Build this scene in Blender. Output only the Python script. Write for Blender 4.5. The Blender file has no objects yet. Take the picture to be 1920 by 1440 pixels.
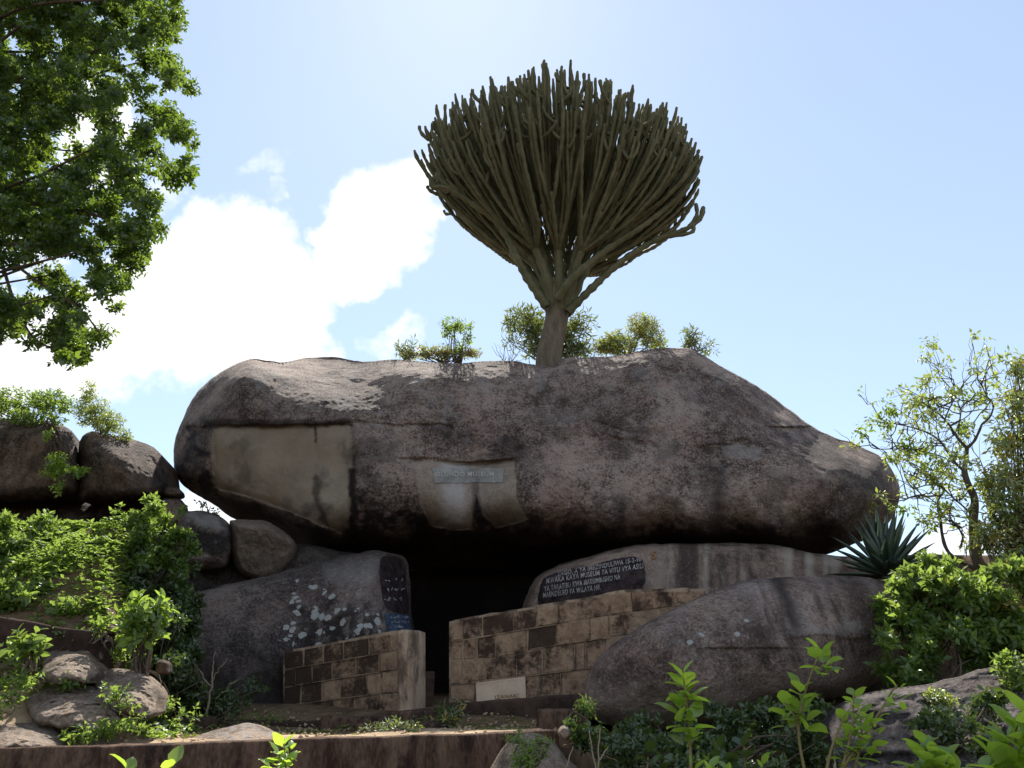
import bpy, math, random
import numpy as np
from mathutils import Vector
D = bpy.data; SC = bpy.context.scene; COL = SC.collection
R = math.radians
rng = np.random.default_rng(7)

# ------------------------------------------------------------------ camera, sky, sun, exposure
PITCH = 22.1; F = 1553.0; CZ = 1.6
SUN_EL = 50.0; SUN_AZ = -5.0
cam = D.cameras.new('camera'); co = D.objects.new('camera', cam); COL.objects.link(co)
cam.sensor_width = 36; cam.lens = 36 * F / 1920; cam.clip_end = 9000; cam.clip_start = 0.05
co.location = (0, 0, CZ); co.rotation_euler = (R(90 + PITCH), 0, 0); SC.camera = co
SC.view_settings.view_transform = 'Standard'; SC.view_settings.look = 'None'
SC.view_settings.gamma = 1; SC.view_settings.use_curve_mapping = False
SC.view_settings.exposure = 0.92
SC.cycles.max_bounces = 6; SC.cycles.diffuse_bounces = 3; SC.cycles.transparent_max_bounces = 6

cp, sp = math.cos(R(PITCH)), math.sin(R(PITCH))
def P(u, v, Y):
    """a point of the place: the direction of photo pixel (u, v) at world distance Y in front"""
    u = np.asarray(u, float); v = np.asarray(v, float); Y = np.asarray(Y, float)
    x = (u - 960) / F; y = (720 - v) / F
    dy = cp - y * sp; dz = sp + y * cp
    return np.stack(np.broadcast_arrays(x / dy * Y, Y, CZ + dz / dy * Y), -1)
def direction(u, v):
    p = P(u, v, 1.0) - np.array([0, 0, CZ]); return p / np.linalg.norm(p)

class N:   # node helper
    def __init__(s, tree): s.t = tree; s.n = tree.nodes; s.l = tree.links
    def new(s, typ, **kw):
        n = s.n.new(typ)
        for k, val in kw.items(): setattr(n, k, val)
        return n
    def link(s, a, b): s.l.new(a, b)
    def put(s, sock, val):
        if isinstance(val, (int, float, tuple, list)): sock.default_value = val
        else: s.l.new(val, sock)
    def math(s, op, a, b=0.0, c=None, clamp=False):
        n = s.new('ShaderNodeMath', operation=op); n.use_clamp = clamp
        s.put(n.inputs[0], a); s.put(n.inputs[1], b)
        if c is not None: s.put(n.inputs[2], c)
        return n.outputs[0]
    def vmath(s, op, a, b=(0, 0, 0), scale=None):
        n = s.new('ShaderNodeVectorMath', operation=op)
        s.put(n.inputs[0], a); s.put(n.inputs[1], b)
        if scale is not None: s.put(n.inputs['Scale'], scale)
        return n.outputs['Value'] if op in ('DISTANCE', 'LENGTH', 'DOT_PRODUCT') else n.outputs[0]
    def noise(s, vec, scale, detail=5, rough=0.55, dist=0.0, col=False):
        n = s.new('ShaderNodeTexNoise'); s.put(n.inputs['Vector'], vec)
        n.inputs['Scale'].default_value = scale; n.inputs['Detail'].default_value = detail
        n.inputs['Roughness'].default_value = rough; n.inputs['Distortion'].default_value = dist
        return n.outputs['Color'] if col else n.outputs[0]
    def mix(s, f, a, b, mode='MIX'):
        n = s.new('ShaderNodeMix', data_type='RGBA', blend_type=mode)
        s.put(n.inputs[0], f); s.put(n.inputs[6], a if not isinstance(a, tuple) else (*a, 1)[:4])
        s.put(n.inputs[7], b if not isinstance(b, tuple) else (*b, 1)[:4]); return n.outputs[2]
    def ss(s, x, a, b):   # smoothstep a..b
        n = s.new('ShaderNodeMapRange', interpolation_type='SMOOTHSTEP')
        s.put(n.inputs[0], x); n.inputs[1].default_value = a; n.inputs[2].default_value = b
        return n.outputs[0]

world = D.worlds.new('World'); SC.world = world; world.use_nodes = True
w = N(world.node_tree); w.n.clear()
sky = w.new('ShaderNodeTexSky', sky_type='NISHITA', sun_disc=False)
sky.sun_elevation = R(SUN_EL); sky.sun_rotation = R(SUN_AZ); sky.air_density = 1.0; sky.dust_density = 0.15; sky.ozone_density = 1.0
dirv = w.new('ShaderNodeTexCoord').outputs['Generated']
nz = w.noise(dirv, 5.0, 5, 0.55, col=True)
dd = w.vmath('ADD', dirv, w.vmath('SCALE', w.vmath('SUBTRACT', nz, (.5, .5, .5)), scale=0.16))
nz2 = w.noise(dirv, 22.0, 5, 0.6, col=True)
dd = w.vmath('ADD', dd, w.vmath('SCALE', w.vmath('SUBTRACT', nz2, (.5, .5, .5)), scale=0.05))
clouds = [(430, 535, .105, 1), (335, 610, .10, 1), (530, 575, .065, .9), (480, 640, .075, 1), (250, 640, .085, 1), (720, 420, .082, 1), (790, 375, .062, .95), (655, 480, .058, 1), (610, 520, .04, .8),
          (140, 665, .085, 1), (20, 665, .08, .9), (-100, 620, .10, .8), (745, 622, .036, .5), (700, 635, .03, .4), (560, 655, .05, .6),
          (490, 315, .030, .34), (512, 378, .02, .38), (330, 350, .035, .5), (190, 230, .07, .8), (60, 420, .07, .6), (430, 975, .08, .9), (1770, 1040, .06, .8), (-400, 300, .16, .8)]
acc = None
for (cu, cv, r, a) in clouds:
    d = w.vmath('DISTANCE', dd, tuple(float(q) for q in direction(cu, cv)))
    m = w.math('MULTIPLY', w.math('SUBTRACT', 1.0, w.math('DIVIDE', d, r)), a * 2.6)
    m = w.math('MINIMUM', w.math('MAXIMUM', m, 0.0), a)
    acc = m if acc is None else w.math('MAXIMUM', acc, m)
behind = w.ss(w.vmath('DOT_PRODUCT', dirv, (0.0, cp, sp)), 0.62, 0.35)
gen = w.math('MULTIPLY', w.ss(w.noise(dd, 2.2, 6, 0.55), 0.52, 0.66), behind)
acc = w.math('MAXIMUM', acc, gen)
cm = w.ss(w.math('ADD', acc, w.math('MULTIPLY', w.math('SUBTRACT', w.noise(dirv, 34.0, 7, 0.62), .5), 1.1)), .18, 1.05)
cm = w.math('MULTIPLY', cm, w.ss(acc, 0.0, .12))
cm = w.math('MULTIPLY', cm, w.math('ADD', .80, w.math('MULTIPLY', w.noise(dirv, 13.0, 4, 0.5), .36)), clamp=True)
CLOUD = 7.0
skyb = w.mix(.30, sky.outputs[0], (5.2, 5.9, 6.5, 1))
skyc = w.mix(cm, skyb, (CLOUD, CLOUD * 1.0, CLOUD * 1.01, 1))
bg = w.new('ShaderNodeBackground'); w.link(skyc, bg.inputs[0]); bg.inputs[1].default_value = 0.1
w.link(bg.outputs[0], w.new('ShaderNodeOutputWorld').inputs[0])

sl = D.lights.new('sun', 'SUN'); sl.energy = 5.0; sl.angle = R(0.6); sl.color = (1, .95, .86)
so = D.objects.new('sun', sl); COL.objects.link(so)
sd = Vector((math.sin(R(SUN_AZ)) * math.cos(R(SUN_EL)), math.cos(R(SUN_AZ)) * math.cos(R(SUN_EL)), math.sin(R(SUN_EL))))
so.rotation_euler = sd.to_track_quat('Z', 'Y').to_euler()

# ------------------------------------------------------------------ numpy noise and mesh helpers
_perm = np.random.default_rng(3).permutation(4096)
_val = np.random.default_rng(4).random(4096) * 2 - 1
def vnoise(p):
    p = np.asarray(p, float); i = np.floor(p).astype(np.int64); f = p - i; f = f * f * f * (f * (f * 6 - 15) + 10)
    def h(a, b, c): return _val[_perm[(_perm[(_perm[a & 4095] + b) & 4095] + c) & 4095]]
    x, y, z = i[..., 0], i[..., 1], i[..., 2]; fx, fy, fz = f[..., 0], f[..., 1], f[..., 2]
    L = lambda a, b, t: a + (b - a) * t
    return L(L(L(h(x, y, z), h(x + 1, y, z), fx), L(h(x, y + 1, z), h(x + 1, y + 1, z), fx), fy),
             L(L(h(x, y, z + 1), h(x + 1, y, z + 1), fx), L(h(x, y + 1, z + 1), h(x + 1, y + 1, z + 1), fx), fy), fz)
def fbm(p, scale, octs=4, gain=.5):
    p = np.asarray(p, float) * scale; s = 0; a = 1; t = 0
    for k in range(octs):
        s = s + a * vnoise(p + 17.3 * k); t += a; a *= gain; p = p * 2.03
    return s / t
def sstep(x, a, b):
    t = np.clip((x - a) / (b - a), 0, 1); return t * t * (3 - 2 * t)

def tag(o, label=None, cat=None, group=None, kind=None):
    if label: o['label'] = label
    if cat: o['category'] = cat
    if group: o['group'] = group
    if kind: o['kind'] = kind
    return o
def world_off(par):
    v = np.zeros(3)
    while par is not None: v += np.array(par.location); par = par.parent
    return v
def empty(name, loc, label, cat, group=None, kind=None):
    o = D.objects.new(name, None); COL.objects.link(o); o.location = [float(q) for q in loc]
    o.empty_display_size = .2
    return tag(o, label, cat, group, kind)
def build(name, V, Fc, mat, parent=None, smooth=True, attrs=None, origin=None):
    """V world coords, Fc (n,3) or (n,4) array or list of lists"""
    V = np.asarray(V, float)
    me = D.meshes.new(name)
    if parent is not None: off = world_off(parent)
    elif origin is not None: off = np.asarray(origin, float)
    else: off = np.array([V[:, 0].mean(), V[:, 1].mean(), V[:, 2].min()])
    L = V - off
    if isinstance(Fc, np.ndarray):
        k = Fc.shape[1]; nf = len(Fc)
        me.vertices.add(len(L)); me.vertices.foreach_set('co', L.astype(np.float32).ravel())
        me.loops.add(nf * k); me.loops.foreach_set('vertex_index', Fc.astype(np.int32).ravel())
        me.polygons.add(nf); me.polygons.foreach_set('loop_start', np.arange(0, nf * k, k, dtype=np.int32))
        me.update(calc_edges=True)
    else:
        me.from_pydata(L.tolist(), [], [list(map(int, f)) for f in Fc])
    me.validate()
    me.polygons.foreach_set('use_smooth', np.full(len(me.polygons), smooth))
    if attrs:
        for an, arr in attrs.items():
            if arr.ndim == 1:
                a = me.attributes.new(an, 'FLOAT', 'POINT'); a.data.foreach_set('value', arr.astype(np.float32))
            else:
                a = me.attributes.new(an, 'FLOAT_COLOR', 'POINT'); a.data.foreach_set('color', arr.astype(np.float32).ravel())
    me.materials.append(mat)
    o = D.objects.new(name, me); COL.objects.link(o)
    if parent is not None: o.parent = parent
    else: o.location = off.tolist()
    return o

class MB:
    def __init__(s): s.V = []; s.F = []; s.n = 0; s.A = []
    def add(s, V, Fc, var=None):
        V = np.asarray(V, float); s.V.append(V); s.F += [[i + s.n for i in f] for f in Fc]; s.n += len(V)
        s.A.append(np.full(len(V), rng.random() if var is None else var))
    def tube(s, pts, rad, seg=6, star=0.0, bead=0.0, cap=True):
        pts = np.asarray(pts, float); n = len(pts); rad = np.broadcast_to(np.asarray(rad, float), (n,))
        T = np.gradient(pts, axis=0); T /= np.linalg.norm(T, axis=1)[:, None] + 1e-9
        u = np.cross(T[0], [0.3, .9, .2]); u /= np.linalg.norm(u)
        V = []; ang = np.arange(seg) * 2 * math.pi / seg
        for i in range(n):
            u = u - T[i] * u.dot(T[i]); u /= np.linalg.norm(u) + 1e-9; q = np.cross(T[i], u)
            rr = rad[i] * np.where(np.arange(seg) % 2 == 0, 1, 1 - star)
            V.append(pts[i] + (np.cos(ang) * rr)[:, None] * u + (np.sin(ang) * rr)[:, None] * q)
        V = np.concatenate(V); Fc = []
        for i in range(n - 1):
            for j in range(seg):
                k = (j + 1) % seg; Fc.append([i * seg + j, i * seg + k, (i + 1) * seg + k, (i + 1) * seg + j])
        if cap:
            V = np.vstack([V, pts[-1] + T[-1] * rad[-1] * .8]); t = len(V) - 1
            for j in range(seg): Fc.append([(n - 1) * seg + j, (n - 1) * seg + (j + 1) % seg, t])
        s.add(V, Fc)
    def build(s, name, mat, parent=None, smooth=True):
        return build(name, np.concatenate(s.V), s.F, mat, parent, smooth, {'var': np.concatenate(s.A)})

def spline(pts, n, closed=False):
    pts = np.asarray(pts, float)
    if closed: Q = np.vstack([pts[-1], pts, pts[0], pts[1]])
    else: Q = np.vstack([2 * pts[0] - pts[1], pts, 2 * pts[-1] - pts[-2]])
    m = len(Q) - 3; out = []
    for i in range(m):
        p0, p1, p2, p3 = Q[i:i + 4]; t = np.linspace(0, 1, 24, endpoint=False)[:, None]
        out.append(.5 * ((2 * p1) + (-p0 + p2) * t + (2 * p0 - 5 * p1 + 4 * p2 - p3) * t ** 2 + (-p0 + 3 * p1 - 3 * p2 + p3) * t ** 3))
    C = np.concatenate(out)
    C = np.vstack([C, pts[0] if closed else pts[-1]])
    s = np.r_[0, np.cumsum(np.linalg.norm(np.diff(C, axis=0), axis=1))]
    t = np.linspace(0, s[-1], n, endpoint=not closed)
    return np.stack([np.interp(t, s, C[:, k]) for k in range(C.shape[1])], -1)

def segdist(pu, pv, poly, closed=True):
    pts = np.asarray(poly, float); A = pts if closed else pts[:-1]; B = np.roll(pts, -1, 0) if closed else pts[1:]
    best = np.full(np.shape(pu), 1e9)
    for a, b in zip(A, B):
        ab = b - a; t = np.clip(((pu - a[0]) * ab[0] + (pv - a[1]) * ab[1]) / (ab @ ab + 1e-9), 0, 1)
        best = np.minimum(best, (pu - a[0] - t * ab[0]) ** 2 + (pv - a[1] - t * ab[1]) ** 2)
    return np.sqrt(best)
def inside(pu, pv, poly):
    pts = np.asarray(poly, float); c = np.zeros(np.shape(pu), bool)
    for a, b in zip(pts, np.roll(pts, -1, 0)):
        k = (a[1] > pv) != (b[1] > pv)
        c ^= k & (pu < (b[0] - a[0]) * (pv - a[1]) / ((b[1] - a[1]) if b[1] != a[1] else 1e-9) + a[0])
    return c
def pmask(pu, pv, poly, soft=3.0, rough=4.0, rs=.05):
    q = np.stack([pu * rs, pv * rs, np.zeros_like(pu)], -1)
    du = fbm(q, 1, 4, .6) * rough * 2; dv = fbm(q + 50, 1, 4, .6) * rough * 2
    d = segdist(pu + du, pv + dv, poly); s = np.where(inside(pu + du, pv + dv, poly), d, -d)
    return sstep(s, -soft, soft)

def tps(ctrl):
    c = np.asarray(ctrl, float); X = c[:, :2] / 300; n = len(c)
    def K(a, b):
        r2 = ((a[:, None] - b[None]) ** 2).sum(-1); return .5 * r2 * np.log(r2 + 1e-9)
    A = np.zeros((n + 3, n + 3)); A[:n, :n] = K(X, X) + np.eye(n) * .002; A[:n, n] = 1; A[:n, n + 1:] = X; A[n, :n] = 1; A[n + 1:, :n] = X.T
    wgt = np.linalg.solve(A, np.r_[c[:, 2], 0, 0, 0])
    def f(u, v):
        q = np.stack([np.ravel(u), np.ravel(v)], -1) / 300
        return (K(q, X) @ wgt[:n] + wgt[n] + q @ wgt[n + 1:]).reshape(np.shape(u))
    return f

# ------------------------------------------------------------------ materials
def new_mat(name):
    m = D.materials.new(name); m.use_nodes = True; t = N(m.node_tree); t.n.clear()
    out = t.new('ShaderNodeOutputMaterial'); return m, t, out
def rock_mat(name, light=(.385, .305, .262), dark=(.105, .077, .066), tan=(.31, .25, .195), scale=1.0, patch=.5, rough=.85, lich=9.0, streak=.22, bumpd=.05):
    m, t, out = new_mat(name)
    oc = t.new('ShaderNodeTexCoord').outputs['Object']
    att = t.new('ShaderNodeAttribute', attribute_name='msk'); sep = t.new('ShaderNodeSeparateColor'); t.link(att.outputs['Color'], sep.inputs[0])
    mt, ms, mp, ml = sep.outputs[0], sep.outputs[1], sep.outputs[2], att.outputs['Alpha']
    n1 = t.noise(oc, .9 * scale, 5, .6); n2 = t.noise(oc, 6 * scale, 8, .68); n3 = t.noise(oc, 34 * scale, 5, .7); n4 = t.noise(oc, 110, 3, .6)
    a = t.math('ADD', t.math('MULTIPLY', n1, .9), t.math('MULTIPLY', n2, 1.1))
    a = t.math('ADD', a, t.math('MULTIPLY', n3, 1.5))
    a = t.math('ADD', a, t.math('MULTIPLY', n4, .6))
    a = t.ss(a, 2.04 - .42 * patch, 2.04 + .42 * patch)
    colr = t.mix(a, dark, light)
    colr = t.mix(1.0, colr, t.mix(t.ss(n1, .3, .7), (.68, .66, .68), (1.25, 1.22, 1.18)), 'MULTIPLY')
    # warm / purple drift
    n5 = t.noise(oc, 1.7 * scale, 4, .6)
    colr = t.mix(t.math('MULTIPLY', t.ss(n5, .45, .68), .55), colr, t.mix(.5, colr, (.20, .115, .10)))
    # pale crust of lichen speckle
    sp_ = t.ss(t.noise(oc, 17 * scale, 6, .75), .56, .66)
    colr = t.mix(t.math('MULTIPLY', sp_, .35), colr, tuple(min(1, c * 1.55) for c in light))
    # fresh rock
    tanv = t.mix(t.ss(t.noise(oc, 2.0, 5, .6), .35, .7), tan, tuple(c * .72 for c in tan))
    tanv = t.mix(t.math('MULTIPLY', t.ss(n4, .4, .75), .25), tanv, (.16, .12, .09))
    colr = t.mix(mt, colr, tanv)
    colr = t.mix(mp, colr, (.38, .355, .34))
    # dark streaks down the face
    mp_ = t.new('ShaderNodeMapping'); t.link(oc, mp_.inputs[0]); mp_.inputs['Scale'].default_value = (3.2, 3.2, .35)
    st = t.ss(t.noise(mp_.outputs[0], 1.0, 5, .6), .53, .72)
    st = t.math('MULTIPLY', st, streak)
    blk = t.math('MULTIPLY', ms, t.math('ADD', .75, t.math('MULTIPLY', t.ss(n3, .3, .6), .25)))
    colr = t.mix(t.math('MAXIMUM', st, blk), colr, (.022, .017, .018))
    # round lichens
    vo = t.new('ShaderNodeTexVoronoi', feature='F1'); t.link(t.vmath('ADD', oc, t.vmath('SCALE', t.noise(oc, 9, 3, col=True), scale=.09)), vo.inputs['Vector']); vo.inputs['Scale'].default_value = lich
    vs = t.new('ShaderNodeSeparateColor'); t.link(vo.outputs['Color'], vs.inputs[0])
    thr = t.math('MULTIPLY', t.math('MULTIPLY', vs.outputs[0], .62), ml)
    li = t.ss(t.math('ADD', t.math('SUBTRACT', thr, vo.outputs['Distance']), t.math('MULTIPLY', t.math('SUBTRACT', n3, .5), .25)), .0, .09)
    colr = t.mix(t.math('MULTIPLY', li, .9), colr, t.mix(n3, (.38, .38, .36), (.62, .62, .60)))
    b = t.new('ShaderNodeBsdfPrincipled'); t.link(colr, b.inputs['Base Color']); b.inputs['Roughness'].default_value = rough
    b.inputs['Specular IOR Level'].default_value = .15
    bu = t.new('ShaderNodeBump'); t.link(t.math('SUBTRACT', 1.0, t.math('MULTIPLY', mt, .75)), bu.inputs['Strength']); bu.inputs['Distance'].default_value = bumpd
    hh = t.math('ADD', t.math('MULTIPLY', n2, 1.0), t.math('ADD', t.math('MULTIPLY', n3, .85), t.math('MULTIPLY', n4, .42)))
    t.link(hh, bu.inputs['Height']); t.link(bu.outputs[0], b.inputs['Normal']); t.link(b.outputs[0], out.inputs[0])
    return m
def leaf_mat(name, c, c2, trans=(.30, .42, .04), tf=.5, gloss=.10):
    m, t, out = new_mat(name)
    va = t.new('ShaderNodeAttribute', attribute_name='var').outputs['Fac']
    oc = t.new('ShaderNodeTexCoord').outputs['Object']
    k = t.math('ADD', t.math('MULTIPLY', va, .7), t.math('MULTIPLY', t.noise(oc, 3.0, 3), .4))
    colr = t.mix(t.ss(k, .15, .95), c, c2)
    tcol = t.mix(t.ss(k, .1, .95), tuple(q * .72 for q in trans), trans)
    d1 = t.new('ShaderNodeBsdfDiffuse'); t.link(colr, d1.inputs[0])
    d2 = t.new('ShaderNodeBsdfTranslucent'); t.link(tcol, d2.inputs[0])
    mx = t.new('ShaderNodeMixShader'); mx.inputs[0].default_value = tf; t.link(d1.outputs[0], mx.inputs[1]); t.link(d2.outputs[0], mx.inputs[2])
    g = t.new('ShaderNodeBsdfGlossy'); g.inputs['Roughness'].default_value = .38; g.inputs[0].default_value = (.9, .95, .9, 1)
    m2 = t.new('ShaderNodeMixShader'); m2.inputs[0].default_value = gloss; t.link(mx.outputs[0], m2.inputs[1]); t.link(g.outputs[0], m2.inputs[2])
    t.link(m2.outputs[0], out.inputs[0]); return m
def plain_mat(name, c1, c2, scale=8, rough=.85, bump=.02, stretch=(1, 1, 1), obcol=False, stain=.0):
    m, t, out = new_mat(name)
    oc = t.new('ShaderNodeTexCoord').outputs['Object']
    mp_ = t.new('ShaderNodeMapping'); t.link(oc, mp_.inputs[0]); mp_.inputs['Scale'].default_value = stretch
    oi = t.new('ShaderNodeObjectInfo')
    v0 = t.vmath('ADD', mp_.outputs[0], t.vmath('SCALE', (1, 1, 1), scale=t.math('MULTIPLY', oi.outputs['Random'], 37.0))) if obcol else mp_.outputs[0]
    n1 = t.noise(v0, scale, 7, .65); n2 = t.noise(v0, scale * 7, 5, .65)
    k = t.math('ADD', t.math('MULTIPLY', n1, .7), t.math('MULTIPLY', n2, .3))
    colr = t.mix(t.ss(k, .36, .64), c1, c2)
    if stain > 0:
        s = t.ss(t.noise(v0, scale * .45, 6, .7), .5, .62); colr = t.mix(t.math('MULTIPLY', s, stain), colr, (.03, .02, .018))
    if obcol or name == 'sandy_mortar':   # object colour: r = how black the weathering of this block is
        oc2 = t.new('ShaderNodeSeparateColor'); t.link(oi.outputs['Color'] if obcol else t.mix(0.0, (.25, .25, .25), (0, 0, 0)), oc2.inputs[0])
        s = t.ss(t.math('ADD', t.math('ADD', t.math('MULTIPLY', t.noise(oc, 4.0, 9, .75), 1.9), t.math('MULTIPLY', t.noise(oc, 26.0, 5, .75), .55)), t.math('MULTIPLY', oc2.outputs[0], .50)), 1.30, 1.66)
        colr = t.mix(t.math('MULTIPLY', s, .9), colr, t.mix(n2, (.012, .008, .007), (.05, .032, .026)))
    b = t.new('ShaderNodeBsdfPrincipled'); t.link(colr, b.inputs['Base Color']); b.inputs['Roughness'].default_value = rough; b.inputs['Specular IOR Level'].default_value = .06
    if bump > 0:
        bu = t.new('ShaderNodeBump'); bu.inputs['Strength'].default_value = .8; bu.inputs['Distance'].default_value = bump
        t.link(t.math('ADD', n1, t.math('MULTIPLY', n2, .5)), bu.inputs['Height']); t.link(bu.outputs[0], b.inputs['Normal'])
    t.link(b.outputs[0], out.inputs[0]); return m

M = {}
M['granite'] = rock_mat('weathered_granite')
M['granite_low'] = rock_mat('speckled_granite', light=(.29, .24, .215), dark=(.06, .045, .042), patch=.9, streak=.2, lich=10.5)
M['granite_pink'] = rock_mat('pinkish_granite', light=(.41, .315, .265), dark=(.14, .097, .08), patch=.7, streak=.35, lich=8.5)
M['granite_striped'] = rock_mat('rain_striped_granite', light=(.37, .29, .235), dark=(.16, .11, .095), patch=.7, streak=.75)
M['granite_warm'] = rock_mat('warm_granite', light=(.25, .185, .14), dark=(.06, .04, .034), patch=.7, streak=.5)
M['granite_sun'] = rock_mat('sunlit_pale_granite', light=(.45, .36, .28), dark=(.22, .165, .12), patch=.7, streak=.15)  # sunlit tan of the bank stones put into the granite colour
M['slab'] = rock_mat('grey_slab_rock', light=(.19, .165, .155), dark=(.06, .05, .047), patch=.8, streak=.35)
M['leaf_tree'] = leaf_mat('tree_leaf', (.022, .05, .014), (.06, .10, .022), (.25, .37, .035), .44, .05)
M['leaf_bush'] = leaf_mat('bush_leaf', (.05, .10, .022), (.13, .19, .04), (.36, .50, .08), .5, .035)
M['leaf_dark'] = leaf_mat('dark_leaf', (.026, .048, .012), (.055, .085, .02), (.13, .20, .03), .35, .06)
M['leaf_bright'] = leaf_mat('young_leaf', (.11, .20, .025), (.18, .29, .04), (.55, .76, .07), .55, .06)
M['leaf_mid'] = leaf_mat('fresh_leaf', (.07, .13, .025), (.14, .21, .04), (.38, .54, .07), .5, .05)
M['leaf_yellow'] = leaf_mat('yellowing_leaf', (.16, .15, .03), (.30, .22, .05), (.5, .42, .06), .45, .06)
M['leaf_long'] = leaf_mat('glossy_long_leaf', (.06, .10, .045), (.14, .17, .07), (.32, .38, .07), .38, .12)
M['leaf_red'] = leaf_mat('reddish_leaf', (.17, .11, .05), (.28, .17, .09), (.5, .33, .12), .4, .06)
M['leaf_right'] = leaf_mat('tree_leaf_pale', (.09, .14, .035), (.18, .21, .06), (.48, .56, .09), .5, .10)
M['agave'] = leaf_mat('agave_leaf', (.03, .052, .034), (.055, .08, .05), (.05, .08, .03), .12, .06)
M['grass'] = leaf_mat('grass_blade', (.10, .15, .03), (.20, .22, .05), (.35, .42, .06), .4, .03)
M['euphorbia'] = plain_mat('euphorbia_skin', (.10, .098, .052), (.165, .152, .088), 3.0, .8, .01)
M['euphorbia_trunk'] = plain_mat('euphorbia_bark', (.12, .098, .072), (.205, .165, .12), 5.0, .9, .03, (2, 2, .5))
M['bark'] = plain_mat('bark', (.07, .05, .04), (.17, .13, .10), 6, .9, .02, (2, 2, .4))
M['stem'] = plain_mat('green_brown_stem', (.16, .13, .06), (.26, .20, .10), 20, .8, 0)
M['drytwig'] = plain_mat('dry_twig', (.22, .18, .12), (.32, .27, .18), 20, .9, 0)
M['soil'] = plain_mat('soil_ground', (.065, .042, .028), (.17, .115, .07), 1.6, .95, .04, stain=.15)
M['sand'] = plain_mat('sunlit_sand', (.24, .17, .11), (.42, .31, .205), 2.5, .95, .02)  # soil tone lightened for the sunlit strip; soil_ground stays darker for the shade
M['concrete'] = plain_mat('red_stained_concrete', (.045, .027, .02), (.185, .115, .08), 4.0, .9, .05, (1.8, 1.8, .7), stain=.95)
M['concrete_dark'] = plain_mat('dark_stained_concrete', (.028, .018, .015), (.075, .048, .036), 3.0, .9, .03, stain=.6)
M['mortar'] = plain_mat('sandy_mortar', (.20, .135, .095), (.34, .245, .17), 5, .92, .02, stain=.75)
M['block'] = plain_mat('sandcrete_block', (.20, .125, .085), (.35, .24, .16), 7, .92, .025, obcol=True)
M['plaster'] = plain_mat('pale_plaster', (.27, .18, .125), (.46, .35, .26), 4, .9, .015, (1.5, 1.5, .6), stain=.7)
M['plaque'] = plain_mat('plaque_render', (.46, .35, .26), (.58, .45, .34), 6, .85, .006)
M['blackpaint'] = plain_mat('black_sign_paint', (.010, .008, .010), (.055, .038, .038), 9, .75, .006)
M['bluepaint'] = plain_mat('blue_sign_paint', (.022, .035, .065), (.07, .10, .15), 14, .7, .006, stain=.3)
M['palepaint'] = plain_mat('faded_green_white_paint', (.22, .215, .20), (.31, .305, .285), 6, .8, .01, stain=.25)
M['letter'] = plain_mat('white_letter_paint', (.12, .11, .11), (.38, .35, .34), 25, .7, 0)
M['letter_faded'] = plain_mat('faded_letter_paint', (.30, .29, .27), (.42, .40, .375), 25, .7, 0)
M['rust'] = plain_mat('ochre_letter_paint', (.20, .10, .05), (.27, .14, .07), 25, .7, 0)

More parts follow.
